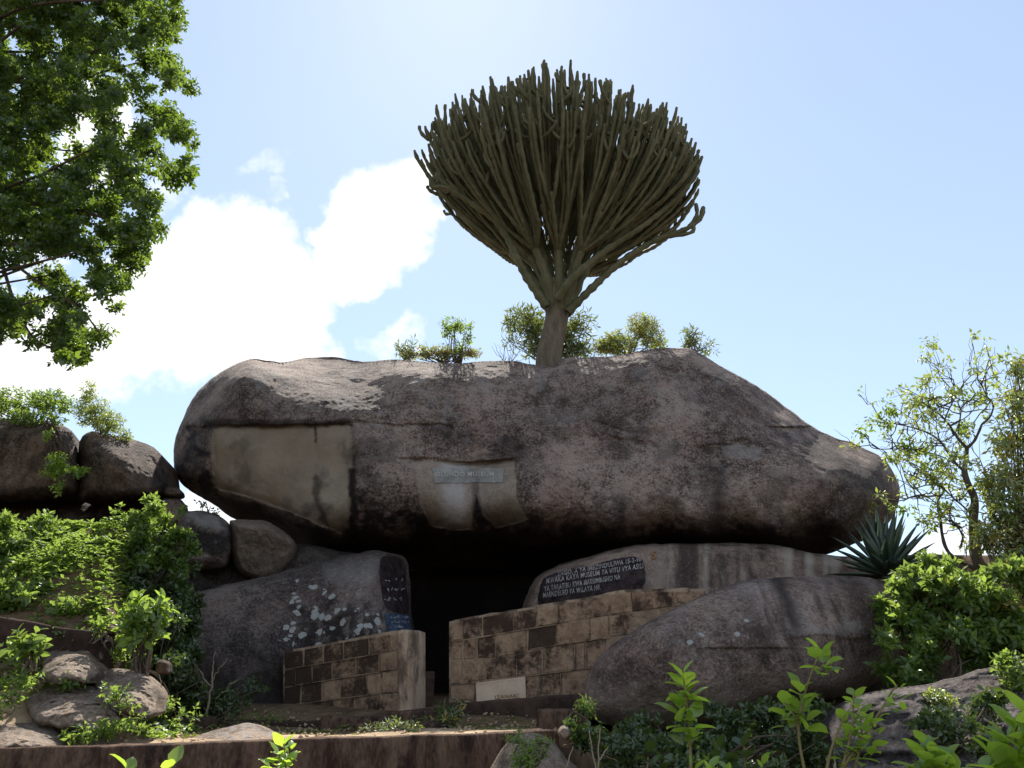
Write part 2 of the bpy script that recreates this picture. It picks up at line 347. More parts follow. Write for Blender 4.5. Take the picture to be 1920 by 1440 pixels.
# ------------------------------------------------------------------ rocks
class Rock:
    calm = staticmethod(lambda u, v: 0 * u)
    def __init__(s, outline, rim, ctrl, wpx=40, amp=(.05, .018, .006), feat=None, seed=0, jit=1.5, nseg=400):
        s.seed = seed; s.amp = amp; s.feat = feat; s.wpx = wpx
        O = spline(outline, nseg, True)
        q = np.stack([O[:, 0] * .03, O[:, 1] * .03, np.full(nseg, seed * 3.1)], -1)
        O = O + np.stack([fbm(q, 1, 4, .6), fbm(q + 31, 1, 4, .6)], -1) * jit * 2
        s.O = O
        s.rim = rim if callable(rim) else (tps(rim) if isinstance(rim, list) else (lambda u, v: np.full(np.shape(u), float(rim))))
        s.ctrl = ctrl if callable(ctrl) else (tps(ctrl) if isinstance(ctrl, list) else (lambda u, v: np.full(np.shape(u), float(ctrl))))
    def close(s, u, v):
        O = s.O[::2]; d = np.full(np.shape(u), 1e9)
        for a in range(0, len(O), 1):
            d = np.minimum(d, (u - O[a, 0]) ** 2 + (v - O[a, 1]) ** 2)
        d = np.maximum(np.sqrt(d) - .0, 0); wp = s.wpx(u, v) if callable(s.wpx) else s.wpx
        t = 1 - np.clip(d / wp, 0, 1); return np.sqrt(np.maximum(1 - t * t, 0)), d
    def frontY(s, u, v, isrim=None):
        u = np.asarray(u, float); v = np.asarray(v, float)
        c, d = s.close(u, v)
        if isrim is not None: c = np.where(isrim, 0, c)
        r = s.rim(u, v); Y = r - (r - s.ctrl(u, v)) * c
        p = P(u, v, Y) + s.seed * 11.7
        k = np.clip(d / 14, 0, 1)
        n = s.amp[0] * fbm(p, 1.1, 2) + (s.amp[1] * fbm(p, 4.5, 3) + s.amp[2] * fbm(p, 18, 3)) * (1 - .8 * s.calm(u, v))
        Y = Y - n * k * 1.6
        if s.feat is not None: Y = Y + s.feat(u, v) * k
        return Y
    def make(s, name, mat, back=1.5, nrad=80, masks=None, center=None, parent=None, nback=18):
        O = s.O; n = len(O); c = np.array(center if center is not None else O.mean(0), float)
        t = np.linspace(0, 1, nrad + 1)[1:]; r = np.sin(t * math.pi / 2) ** .8 * .35 + t * .65
        U = c[0] + (O[:, 0] - c[0])[None] * r[:, None]; Vv = c[1] + (O[:, 1] - c[1])[None] * r[:, None]
        isr = np.zeros(U.shape, bool); isr[-1] = True
        u = np.r_[c[0], U.ravel()]; v = np.r_[c[1], Vv.ravel()]
        Y = s.frontY(u, v, np.r_[False, isr.ravel()])
        V = P(u, v, Y); nf = len(V)
        # the back of the stone: true depth, same width as at the rim
        tb = np.linspace(1, 0, nback + 1)[1:-1]
        rimp = V[1 + (nrad - 1) * n:].reshape(n, 3); cen = P(c[0], c[1], s.rim(np.array([c[0]]), np.array([c[1]])))[0]
        B = []
        for q in tb:
            a = q; dep = back * math.sqrt(1 - q * q)
            pt = cen + (rimp - cen) * a; pt[:, 1] = rimp[:, 1] * a + cen[1] * (1 - a) + dep
            pt[:, 1] += .06 * back * fbm(pt + s.seed, .9, 3) * (1 - q)
            B.append(pt)
        cb = cen + np.array([0, back, 0]); V = np.vstack([V] + B + [cb[None]])
        idx = lambda ring, j: 1 + ring * n + j
        j = np.arange(n); jn = (j + 1) % n; Q = []
        for ring in range(nrad - 1):
            Q.append(np.stack([idx(ring, j), idx(ring + 1, j), idx(ring + 1, jn), idx(ring, jn)], -1))
        last = idx(nrad - 1, j), idx(nrad - 1, jn)
        for k in range(len(B)):
            cur = nf + k * n + j, nf + k * n + jn
            Q.append(np.stack([last[0], cur[0], cur[1], last[1]], -1)); last = cur
        Q = np.concatenate(Q)
        # orientation: outline may be cw or ccw
        tri = [[0, idx(0, a), idx(0, b)] for a, b in zip(j, jn)] + [[last[0][a], len(V) - 1, last[1][a]] for a in range(n)]
        faces = Q.tolist() + tri
        area = np.sum(O[:, 0] * np.roll(O[:, 1], -1) - np.roll(O[:, 0], -1) * O[:, 1])
        if area > 0: faces = [f[::-1] for f in faces]
        faces = [f[::-1] for f in faces]
        msk = np.zeros((len(V), 4))
        if masks is not None:
            mm = masks(u, v); 
            for k in range(4): msk[:nf, k] = np.clip(mm[k], 0, 1)
        o = build(name, V, faces, mat, parent, True, {'msk': msk}); return o
    def sheet(s, name, poly, mat, parent, off=.014, n=90, nrad=26, jit=2.0):
        """a thin skin of paint lying on the face of the stone"""
        O = spline(poly, n, True) if len(poly) > 5 else np.concatenate([np.linspace(poly[i], poly[(i + 1) % len(poly)], n // len(poly), endpoint=False) for i in range(len(poly))])
        n = len(O); q = np.stack([O[:, 0] * .12, O[:, 1] * .12, np.zeros(n)], -1)
        O = O + np.stack([fbm(q, 1, 3), fbm(q + 9, 1, 3)], -1) * jit * 2
        c = O.mean(0); t = np.linspace(0, 1, nrad + 1)[1:]
        u = np.r_[c[0], (c[0] + (O[:, 0] - c[0])[None] * t[:, None]).ravel()]; v = np.r_[c[1], (c[1] + (O[:, 1] - c[1])[None] * t[:, None]).ravel()]
        V = P(u, v, s.frontY(u, v) - off); F_ = []
        for j in range(n):
            k = (j + 1) % n; F_.append([0, 1 + k, 1 + j])
            for r_ in range(nrad - 1): F_.append([1 + r_ * n + j, 1 + r_ * n + k, 1 + (r_ + 1) * n + k, 1 + (r_ + 1) * n + j])
        return build(name, V, F_, mat, parent)
def lettering(name, txt, p0, p1, hpx, ysurf, mat, parent, slant=0.0, bold=0.02, shear=0.0):
    """white painted letters along the line p0-p1 (photo pixels), on the surface ysurf(u, v)"""
    cu = D.curves.new(name, 'FONT'); cu.body = txt; cu.offset = bold; cu.resolution_u = 3; cu.size = 1; cu.space_character = 1.12
    ob = D.objects.new('tmp_text', cu); COL.objects.link(ob); bpy.context.view_layer.update()
    me = D.meshes.new_from_object(ob.evaluated_get(bpy.context.evaluated_depsgraph_get()))
    D.objects.remove(ob); D.curves.remove(cu)
    v = np.zeros(len(me.vertices) * 3); me.vertices.foreach_get('co', v); v = v.reshape(-1, 3)
    faces = [list(p.vertices) for p in me.polygons]; D.meshes.remove(me)
    x = (v[:, 0] - v[:, 0].min()) / np.ptp(v[:, 0]); y = v[:, 1] / .72
    p0 = np.array(p0, float); p1 = np.array(p1, float)
    u = p0[0] + (p1[0] - p0[0]) * x + slant * y * hpx; vv = p0[1] + (p1[1] - p0[1]) * x - y * hpx
    return build(name, P(u, vv, ysurf(u, vv)), faces, mat, parent, False)

# ---- main balanced boulder
OUT = [(325, 868), (330, 820), (345, 778), (375, 730), (415, 697), (462, 675), (500, 676), (535, 679), (580, 670), (620, 669), (680, 677), (740, 674),
       (800, 679), (850, 681), (900, 678), (960, 677), (1000, 684), (1035, 686), (1060, 672), (1110, 669), (1160, 666), (1220, 655), (1283, 652), (1310, 662),
       (1350, 686), (1400, 712), (1450, 745), (1490, 775), (1540, 810), (1600, 832), (1645, 852), (1672, 880), (1687, 918), (1680, 955), (1662, 985), (1640, 1005),
       (1600, 1020), (1540, 1042), (1480, 1046), (1380, 1050), (1250, 1055), (1100, 1062), (950, 1070), (800, 1062), (690, 1050), (600, 1040), (560, 1022),
       (500, 990), (440, 972), (400, 945), (350, 915), (333, 895)]
top_ = lambda pts: pts
main_ctrl = [(325, 868, 11.3), (345, 780, 11.5), (400, 720, 11.7), (460, 676, 11.3), (440, 720, 11.0), (380, 860, 10.9), (400, 800, 10.85), (350, 915, 11.1),
    (505, 680, 11.6), (500, 725, 10.95), (560, 690, 11.9), (600, 672, 12.6), (590, 745, 10.95), (610, 715, 11.6), (680, 682, 12.2), (660, 725, 11.5), (690, 775, 10.85), (730, 745, 11.1), (750, 690, 11.5), (760, 785, 10.75),
    (500, 790, 10.75), (650, 790, 10.7), (520, 850, 10.7), (640, 880, 10.65), (420, 930, 10.9), (500, 950, 10.95), (600, 1000, 11.0), (650, 990, 10.85),
    (830, 700, 11.2), (900, 760, 10.95), (960, 690, 11.5), (1050, 700, 11.4), (1050, 780, 10.95), (1180, 690, 11.3), (1280, 665, 11.5),
    (800, 850, 10.7), (900, 900, 10.7), (1000, 850, 10.75), (1150, 800, 10.85), (1150, 900, 10.65), (1250, 740, 11.0),
    (1330, 800, 10.85), (1400, 870, 10.65), (1300, 900, 10.6), (1320, 700, 11.5), (1390, 760, 11.35), (1450, 750, 12.0), (1500, 830, 11.2), (1540, 820, 11.9), (1560, 880, 10.75),
    (1620, 850, 11.9), (1640, 930, 11.0), (1560, 950, 10.75), (1450, 960, 10.65), (1350, 960, 10.6),
    (660, 1020, 11.6), (720, 990, 10.85), (860, 985, 10.8), (1000, 985, 10.8), (1150, 990, 10.7), (1300, 990, 10.7), (1450, 992, 10.75), (1580, 990, 10.95),
    (800, 1030, 12.2), (950, 1040, 12.5), (1100, 1030, 12.1), (1250, 1030, 12.0), (1400, 1030, 12.0), (1540, 1025, 12.0), (1640, 985, 11.6)]
PANEL = [(398, 800), (660, 796), (661, 880), (655, 1003), (600, 985), (560, 965), (470, 935), (400, 912)]
PANEL2 = [(772, 862), (870, 866), (966, 862), (970, 930), (990, 975), (930, 990), (905, 965), (893, 925), (885, 992), (850, 996), (808, 985), (790, 950), (778, 900)]
def main_feat(u, v):
    f = .07 * pmask(u, v, PANEL, 2.0, 2.0) + .05 * pmask(u, v, PANEL2, 2.0, 1.5)
    def crack(line, wd, dep):
        q = np.stack([u * .04, v * .04, u * 0], -1)
        d = segdist(u, v + fbm(q, 1, 3) * 5, spline(line, 30), False); return dep * np.exp(-(d / wd) ** 2)
    f = f + crack([(370, 798), (500, 800), (600, 801), (660, 792), (700, 795), (845, 798)], 3.0, .05)
    f = f + crack([(660, 796), (664, 870), (657, 920), (662, 1010)], 3.0, .05)
    f = f + crack([(750, 860), (800, 862), (870, 868), (960, 862)], 3.5, .06)
    f = f + crack([(893, 880), (893, 920), (888, 985)], 4.0, .04)
    f = f + crack([(1345, 712), (1375, 725), (1402, 742)], 3.0, .08)
    f = f + crack([(1115, 790), (1180, 808), (1220, 815)], 2.5, .025)
    f = f + crack([(1035, 860), (1050, 828), (1110, 820), (1200, 828), (1240, 842)], 7.0, .03)
    f = f + .035 * pmask(u, v, [(1045, 840), (1070, 824), (1200, 830), (1240, 846), (1210, 870), (1050, 880)], 12, 4)
    f = f + .04 * pmask(u, v, [(1310, 840), (1410, 820), (1440, 850), (1330, 885)], 3, 6)
    f = f + crack([(590, 800), (592, 850), (588, 900)], 2.0, .02)
    return f
def main_masks(u, v):
    q = np.stack([u * .02, v * .02, u * 0], -1); a = fbm(q, 1, 5, .6); b = fbm(q * np.array([2.2, .35, 1]) + 40, 1, 5, .6); c = fbm(q * 4, 1, 4, .65)
    tan = pmask(u, v, PANEL, 1.5, 2.0) * np.clip(1.15 - sstep(v + a * 60, 930, 1010), 0, 1)
    tan2 = pmask(u, v, PANEL2, 1.5, 2.5) * .7
    tan = np.maximum(tan, tan2)
    tan = np.maximum(tan, .5 * sstep(b, .1, .4) * pmask(u, v, [(1340, 925), (1500, 915), (1600, 940), (1560, 990), (1340, 985)], 14, 10))
    st = pmask(u, v, [(335, 800), (398, 796), (399, 905), (420, 935), (360, 925), (340, 880)], 5, 10) * sstep(a + .5 * c, -.35, .0)
    st = np.maximum(st, pmask(u, v, [(370, 788), (660, 786), (662, 799), (390, 803)], 3, 3) * .75)
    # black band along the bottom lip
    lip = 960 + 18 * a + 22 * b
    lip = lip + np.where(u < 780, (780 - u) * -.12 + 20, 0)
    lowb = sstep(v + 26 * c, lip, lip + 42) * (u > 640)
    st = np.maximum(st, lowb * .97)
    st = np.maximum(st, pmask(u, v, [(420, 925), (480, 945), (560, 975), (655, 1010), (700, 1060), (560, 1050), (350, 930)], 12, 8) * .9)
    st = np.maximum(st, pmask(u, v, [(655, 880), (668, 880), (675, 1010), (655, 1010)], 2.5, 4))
    st = np.maximum(st, pmask(u, v, [(668, 930), (700, 910), (740, 960), (780, 930), (790, 1000), (670, 1000)], 8, 14) * sstep(c, -.2, .15))
    st = np.maximum(st, pmask(u, v, [(887, 890), (896, 890), (905, 950), (930, 980), (900, 995), (885, 960)], 2, 3))
    st = np.maximum(st, pmask(u, v, [(584, 895), (592, 890), (604, 915), (600, 940), (620, 990), (600, 975), (585, 935)], 3, 5) * .8)
    st = np.maximum(st, pmask(u, v, [(589, 800), (594, 800), (594, 830), (590, 830)], 1.5, 1) * .9)
    st = np.maximum(st, np.exp(-((u - 1165 - 8 * c) / 16) ** 2) * sstep(v, 890, 960) * .8)
    st = np.maximum(st, np.exp(-((u - 1345 - 9 * c) / 22) ** 2) * sstep(v, 850, 930) * .75)
    st = np.maximum(st, pmask(u, v, [(1560, 860), (1660, 870), (1680, 930), (1600, 970), (1560, 930)], 25, 20) * .45)
    st = np.maximum(st, .45 * sstep(a, .05, .4) * (v > 800))
    pale = pmask(u, v, [(1345, 835), (1370, 828), (1430, 840), (1425, 862), (1350, 860)], 3, 7) * .55
    pale = np.maximum(pale, pmask(u, v, PANEL2, 3, 3) * sstep(np.exp(-((u - 850) / 32) ** 2), .3, .9) * .75)
    pale = np.maximum(pale, .30 * sstep(c + a, .15, .55) * (v > 690) * (v < 960))
    pale = np.maximum(pale, .35 * np.exp(-((v - 782 - 10 * a) / 12) ** 2 - ((u - 1050) / 60) ** 2))
    li = .55 * sstep(a + c * .5, .15, .4)
    return tan, st * (1 - .75 * tan2), pale * (1 - st), li * 0
mainr = Rock(OUT, [(u, v, y) for u, v, y in [(325, 868, 12.2), (460, 676, 12.6), (600, 670, 12.8), (800, 680, 12.1), (1040, 686, 12.0), (1280, 652, 12.0), (1450, 745, 12.6), (1600, 832, 12.6), (1687, 918, 12.2), (1600, 1020, 12.6), (1200, 1058, 13.2), (900, 1068, 13.4), (690, 1050, 12.8), (440, 972, 12.2)]],
             main_ctrl, wpx=lambda u, v: np.where(v < 800, 34, 60) + 30 * sstep(u, 420, 330), amp=(.06, .022, .010), feat=main_feat, seed=1, jit=1.2, nseg=900)
mainr.calm = lambda u, v: np.maximum(pmask(u, v, PANEL, 3, 2), pmask(u, v, PANEL2, 3, 2))
boulder = empty('balanced_boulder', P(1000, 1040, 12), 'huge grey balanced boulder with two cut tan panels roofing the dark cave mouth', 'boulder')
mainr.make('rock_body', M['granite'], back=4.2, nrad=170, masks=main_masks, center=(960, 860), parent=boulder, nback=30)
pp = mainr.sheet('painted_panel', [(810, 876), (944, 878), (944, 905), (815, 905)], M['palepaint'], boulder, .012, 80, 20, 1.2)
pp['label'] = 'faded pale green painted band with worn white letters'
lettering('lettering', 'OLUNDO MUSEUM', (816, 893), (926, 893), 9, lambda u, v: mainr.frontY(u, v) - .022, M['letter_faded'], pp, bold=.03)

# ---- left foot boulder with lichens
lich = Rock([(345, 1125), (400, 1102), (500, 1080), (560, 1062), (610, 1047), (690, 1034), (725, 1034), (760, 1048), (768, 1090), (772, 1150), (780, 1210), (785, 1300), (780, 1350), (650, 1370), (500, 1372), (400, 1365), (345, 1350), (325, 1280), (328, 1190)],
            [(345, 1120, 10.2), (600, 1050, 11.0), (760, 1048, 11.2), (780, 1300, 10.9), (345, 1350, 10.0)],
            [(345, 1180, 9.6), (450, 1120, 10.0), (600, 1070, 10.4), (690, 1050, 10.45), (712, 1060, 10.35), (735, 1065, 10.8), (765, 1070, 11.2), (712, 1130, 10.05), (745, 1140, 10.5), (770, 1150, 10.9),
             (722, 1180, 9.9), (500, 1200, 9.7), (600, 1180, 9.85), (620, 1300, 9.85), (450, 1300, 9.5), (740, 1260, 9.95), (780, 1290, 10.6), (760, 1190, 10.35)],
            wpx=26, amp=(.05, .02, .007), seed=2, nseg=460)
def lich_masks(u, v):
    q = np.stack([u * .02, v * .02, u * 0], -1); a = fbm(q, 1, 5, .6); c = fbm(q * 4, 1, 4, .65)
    li = pmask(u, v, [(560, 1085), (600, 1070), (640, 1110), (720, 1160), (724, 1195), (640, 1200), (560, 1215), (520, 1200), (540, 1130)], 16, 14)
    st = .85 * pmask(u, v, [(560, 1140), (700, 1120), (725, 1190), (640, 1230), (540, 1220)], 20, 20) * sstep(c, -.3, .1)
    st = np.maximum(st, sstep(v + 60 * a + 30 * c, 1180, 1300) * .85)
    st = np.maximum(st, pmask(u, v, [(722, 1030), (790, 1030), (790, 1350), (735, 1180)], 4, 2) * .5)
    pale = .6 * pmask(u, v, [(650, 1100), (680, 1110), (700, 1170), (660, 1180)], 10, 12) * sstep(c, -.2, .3)
    pale = np.maximum(pale, .35 * pmask(u, v, [(600, 1060), (710, 1045), (700, 1090), (620, 1090)], 14, 8))
    return 0 * u, st, pale, li * 1.15
foot = empty('foot_boulder', P(560, 1350, 10.2), 'dark granite boulder spotted with white lichen left of the cave mouth', 'boulder')
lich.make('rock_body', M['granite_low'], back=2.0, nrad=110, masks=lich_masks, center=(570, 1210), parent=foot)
ps = lich.sheet('painted_panel', [(716, 1045), (757, 1052), (762, 1100), (766, 1148), (735, 1144), (720, 1128), (714, 1090)], M['blackpaint'], foot, .02, 80, 16, .6)
ps['label'] = 'black painted panel of worn writing on the rock edge'
for k, (x0, y0, x1, y1) in enumerate([(720, 1076, 760, 1090), (722, 1096, 760, 1108), (724, 1112, 762, 1124)]):
    pass
pb = lich.sheet('painted_panel', [(720, 1150), (768, 1153), (771, 1183), (728, 1184)], M['bluepaint'], foot, .02, 60, 12, .6)
pb['label'] = 'blue painted panel with chipped white marks'

# worn, unreadable strokes of white paint on both panels
def strokes(parent, rock, box, n, mat, seed):
    r_ = np.random.default_rng(seed); mb = MB()
    for i in range(n):
        u0 = box[0] + (box[2] - box[0]) * r_.random(); v0 = box[1] + (box[3] - box[1]) * (r_.integers(0, 3) / 2.4 + .1 * r_.random())
        a = r_.uniform(-.5, .5) + (1.5 if r_.random() < .6 else 0); L = r_.uniform(2, 6)
        pu = u0 + np.array([-1, 1, 1, -1]) * L / 2 * math.cos(a) + np.array([-1, -1, 1, 1]) * .7 * math.sin(a)
        pv = v0 + np.array([-1, 1, 1, -1]) * L / 2 * math.sin(a) + np.array([-1, -1, 1, 1]) * -.7 * math.cos(a)
        mb.add(P(pu, pv, rock.frontY(pu, pv) - .032), [[0, 1, 2, 3]])
    ob = mb.build('paint_marks', mat, parent, False); ob['kind'] = 'stuff'; return ob
strokes(pb, lich, (732, 1156, 766, 1178), 34, M['letter'], 5)
strokes(ps, lich, (722, 1085, 758, 1128), 22, M['letter_faded'], 6)

# ---- right rear foot boulder with the black inscription
insc = Rock([(975, 1180), (985, 1125), (1005, 1085), (1045, 1060), (1120, 1038), (1180, 1024), (1250, 1019), (1340, 1018), (1450, 1021), (1520, 1036), (1580, 1042), (1625, 1060), (1640, 1110), (1600, 1200), (1400, 1280), (1150, 1330), (1000, 1330)],
            [(975, 1180, 11.6), (1180, 1024, 11.2), (1450, 1020, 11.2), (1625, 1060, 10.9), (1300, 1300, 10.6)],
            [(1000, 1130, 10.5), (1020, 1100, 10.4), (1100, 1090, 10.2), (1200, 1080, 10.15), (1220, 1040, 10.35), (1350, 1060, 10.3), (1480, 1060, 10.4), (1600, 1090, 10.5), (1300, 1150, 10.1), (1100, 1200, 10.2), (1000, 1250, 10.7)],
            wpx=22, amp=(.03, .01, .004), seed=3, nseg=420)
def insc_masks(u, v):
    q = np.stack([u * .02, v * .02, u * 0], -1); a = fbm(q, 1, 5, .6); b = fbm(q * np.array([3, .15, 1]) + 40, 1, 5, .6)
    tan = .75 * sstep(b, -.15, .3) * sstep(u, 1180, 1260)
    st = .55 * sstep(-b, .1, .45) * sstep(u, 1150, 1250)
    pale = .3 * sstep(b, .1, .4) * (u > 1240)
    return tan, st, pale, 0 * u
ib = empty('inscribed_boulder', P(1300, 1300, 10.6), 'rain striped pinkish boulder behind the right block wall, painted with a black inscription', 'boulder')
insc.make('rock_body', M['granite_striped'], back=2.0, nrad=90, masks=insc_masks, center=(1280, 1150), parent=ib)
bp = insc.sheet('painted_panel', [(1016, 1145), (1016, 1090), (1050, 1072), (1110, 1060), (1150, 1048), (1185, 1044), (1205, 1050), (1211, 1080), (1206, 1100), (1195, 1115), (1100, 1140)], M['blackpaint'], ib, .014, 120, 24, 1.0)
bp['label'] = 'black painted panel with five lines of white capitals'
ys_ = lambda u, v: insc.frontY(u, v) - .026
for txt, a, b_, h in [('JENGO. A YA IMEZINDULIWA 15-2-90', (1042, 1081), (1202, 1052), 9), ('MWAKA KAYA MUSEUM YA VITU VYA ASILI', (1024, 1094), (1206, 1065), 9.5),
                      ('YA TARATIBU KWA MAKUMBUSHO NA', (1020, 1109), (1163, 1086), 10), ('MAENDELEO YA WILAYA HII.', (1018, 1121), (1126, 1105), 10)]:
    lettering('lettering', txt, a, b_, h, ys_, M['letter'], bp, bold=.025)
lettering('graffiti_mark', 'S', (1222, 1047), (1231, 1046), 14, lambda u, v: insc.frontY(u, v) - .02, M['rust'], ib, bold=.05)['label'] = 'faded orange painted mark'

# ---- front right boulder
M['granite_pink'] = M['granite_pink']
fr = Rock([(1092, 1320), (1098, 1285), (1118, 1240), (1160, 1200), (1230, 1160), (1310, 1120), (1350, 1103), (1400, 1088), (1500, 1080), (1600, 1080), (1655, 1092), (1682, 1118), (1690, 1180), (1682, 1240), (1650, 1275), (1590, 1302), (1500, 1320), (1430, 1332), (1350, 1352), (1250, 1368), (1150, 1362), (1105, 1345)],
          [(1092, 1320, 8.75), (1230, 1160, 8.7), (1400, 1088, 9.2), (1650, 1092, 9.7), (1690, 1200, 9.7), (1500, 1320, 9.3), (1200, 1362, 8.8)],
          [(1130, 1290, 8.3), (1180, 1230, 8.2), (1250, 1200, 8.1), (1350, 1150, 8.35), (1450, 1110, 8.75), (1600, 1105, 9.0), (1400, 1200, 8.1), (1550, 1180, 8.4), (1650, 1180, 8.9), (1300, 1290, 8.05), (1500, 1270, 8.35), (1620, 1250, 8.9), (1250, 1340, 8.4), (1420, 1310, 8.5)],
          wpx=36, amp=(.04, .015, .006), seed=4, nseg=460,
          feat=lambda u, v: .03 * sstep(v + 4 * np.sin(u * .05), 1190, 1198) * pmask(u, v, [(1470, 1150), (1660, 1150), (1660, 1250), (1470, 1250)], 25, 5) + .03 * sstep(v, 1212, 1218) * pmask(u, v, [(1320, 1180), (1480, 1180), (1480, 1260), (1320, 1260)], 25, 5))
def fr_masks(u, v):
    q = np.stack([u * .02, v * .02, u * 0], -1); a = fbm(q, 1, 5, .6); c = fbm(q * 4, 1, 4, .65)
    w1 = u - (v - 1080) * .38
    b = fbm(np.stack([w1 * .035, v * .006, u * 0], -1), 1, 4, .6)
    st = .65 * sstep(b, .05, .4) * sstep(v, 1300, 1220) * sstep(u, 1380, 1440)
    st = np.maximum(st, np.exp(-((w1 - 1455 - 8 * c) / 17) ** 2) * sstep(v, 1250, 1150) * .9)
    st = np.maximum(st, np.exp(-((w1 - 1590 - 8 * c) / 20) ** 2) * sstep(v, 1260, 1160) * .5)
    pale = .45 * pmask(u, v, [(1475, 1170), (1560, 1175), (1610, 1160), (1612, 1188), (1480, 1192)], 5, 8)
    pale = np.maximum(pale, .25 * sstep(c + a, .1, .5) * (v < 1240))
    pale = np.maximum(pale, .3 * pmask(u, v, [(1395, 1090), (1440, 1095), (1430, 1130), (1390, 1125)], 10, 8))
    tan = .45 * sstep(v + 50 * a, 1230, 1330)
    li = .6 * pmask(u, v, [(1240, 1190), (1420, 1150), (1450, 1210), (1460, 1240), (1340, 1212), (1250, 1210)], 20, 12)
    return tan, st, pale, li
fb = empty('front_boulder', P(1390, 1360, 8.6), 'rounded pink grey boulder leaning against the lower right end of the block wall', 'boulder')
fr.make('rock_body', M['granite_pink'], back=1.0, nrad=110, masks=fr_masks, center=(1400, 1220), parent=fb)

def simple_rock(name, label, outline, rimY, frontY, back, mat, seed, wpx=30, cat='rock', group=None, masks=None, amp=(.05, .025, .01), nseg=200, nrad=40, center=None, feat=None, jit=1.5):
    k = Rock(outline, rimY, frontY, wpx=wpx, amp=amp, seed=seed, nseg=nseg, feat=feat, jit=jit)
    o = k.make(name, mat, back=back, nrad=nrad, masks=masks, center=center, nback=10)
    tag(o, label, cat, group); return k
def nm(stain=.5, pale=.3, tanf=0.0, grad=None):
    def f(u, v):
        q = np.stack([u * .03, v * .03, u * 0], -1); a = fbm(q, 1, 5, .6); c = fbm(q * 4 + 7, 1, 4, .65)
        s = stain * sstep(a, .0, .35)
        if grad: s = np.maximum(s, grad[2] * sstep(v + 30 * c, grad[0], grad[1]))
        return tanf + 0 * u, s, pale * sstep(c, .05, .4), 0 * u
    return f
# stacked stones under the left end
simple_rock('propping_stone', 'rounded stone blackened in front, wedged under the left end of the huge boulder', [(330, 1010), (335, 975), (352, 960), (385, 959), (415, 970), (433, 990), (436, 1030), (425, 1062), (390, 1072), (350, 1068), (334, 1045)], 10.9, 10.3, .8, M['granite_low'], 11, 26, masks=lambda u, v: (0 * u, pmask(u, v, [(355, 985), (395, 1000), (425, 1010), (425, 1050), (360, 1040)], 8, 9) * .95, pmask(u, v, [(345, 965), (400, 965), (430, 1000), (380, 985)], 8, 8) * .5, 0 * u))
simple_rock('propping_stone', 'brown angular stone wedged beside the cave roof, right of the blackened stone', [(432, 990), (440, 975), (500, 978), (530, 995), (552, 1015), (553, 1035), (540, 1060), (500, 1090), (450, 1075), (434, 1050)], 10.95, [(440, 1030, 10.5), (500, 1000, 10.4), (550, 1025, 10.7), (480, 1070, 10.6)], .8, M['granite_warm'], 12, 18, masks=nm(.3, .1, .35))
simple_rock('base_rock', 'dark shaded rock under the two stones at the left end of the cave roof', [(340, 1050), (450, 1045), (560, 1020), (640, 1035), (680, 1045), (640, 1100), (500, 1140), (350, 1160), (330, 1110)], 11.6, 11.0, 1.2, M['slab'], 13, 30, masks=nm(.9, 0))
# cave back
simple_rock('cave_back_rock', 'black shaded rock closing the back of the cave', [(560, 1000), (1000, 990), (1500, 1000), (1520, 1200), (1450, 1380), (900, 1400), (560, 1380)], 14.6, 14.0, 1.0, M['slab'], 14, 60, masks=lambda u, v: (0 * u, 0 * u + 1, 0 * u, 0 * u))  # whole face blackened: cave gloom put into the rock's colour
# left boulders
lm = lambda u, v: nm(.55, .25, 0, (900, 945, .9))(u, v)
simple_rock('hillside_boulder', 'brown boulder at the left edge, topped with green shrubs', [(-260, 900), (-240, 820), (-120, 785), (0, 783), (70, 790), (125, 800), (143, 830), (148, 880), (146, 930), (60, 945), (-60, 940), (-200, 935)], 11.2, [(-200, 880, 10.4), (0, 830, 10.5), (100, 840, 10.3), (60, 920, 10.4), (130, 900, 10.5)], 1.6, M['granite_warm'], 15, 40, masks=lm, nseg=260, nrad=60)
simple_rock('hillside_boulder', 'sloping brown boulder beside the sky gap, second from the left edge', [(146, 860), (150, 825), (170, 808), (200, 815), (240, 822), (275, 833), (300, 848), (306, 880), (307, 910), (290, 935), (240, 942), (180, 940), (148, 935)], 11.1, [(160, 850, 10.6), (200, 850, 10.2), (250, 880, 10.3), (290, 880, 10.7), (200, 920, 10.4), (260, 840, 10.75)], 1.6, M['granite_warm'], 16, 26, masks=lm, nseg=240, nrad=60)
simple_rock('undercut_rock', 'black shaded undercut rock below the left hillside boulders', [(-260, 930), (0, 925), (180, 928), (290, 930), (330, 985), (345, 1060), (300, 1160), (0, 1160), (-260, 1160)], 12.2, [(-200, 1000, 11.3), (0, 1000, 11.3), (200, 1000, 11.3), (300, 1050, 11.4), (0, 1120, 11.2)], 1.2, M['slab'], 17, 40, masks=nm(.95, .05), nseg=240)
simple_rock('flat_stone', 'small flat stone balanced on a round one in the sky gap', [(303, 928), (308, 914), (325, 912), (338, 918), (341, 928), (325, 933)], 11.3, 11.1, .3, M['granite_warm'], 18, 8, masks=nm(.3, .1), amp=(.01, .01, .005), nseg=80, nrad=16, jit=.6)
simple_rock('round_stone', 'pinkish round stone under the small flat stone', [(296, 955), (302, 937), (320, 932), (338, 936), (347, 950), (345, 975), (320, 985), (298, 978)], 11.35, 11.1, .4, M['granite_pink'], 19, 12, masks=nm(.1, .2), amp=(.01, .01, .005), nseg=80, nrad=16, jit=.6)
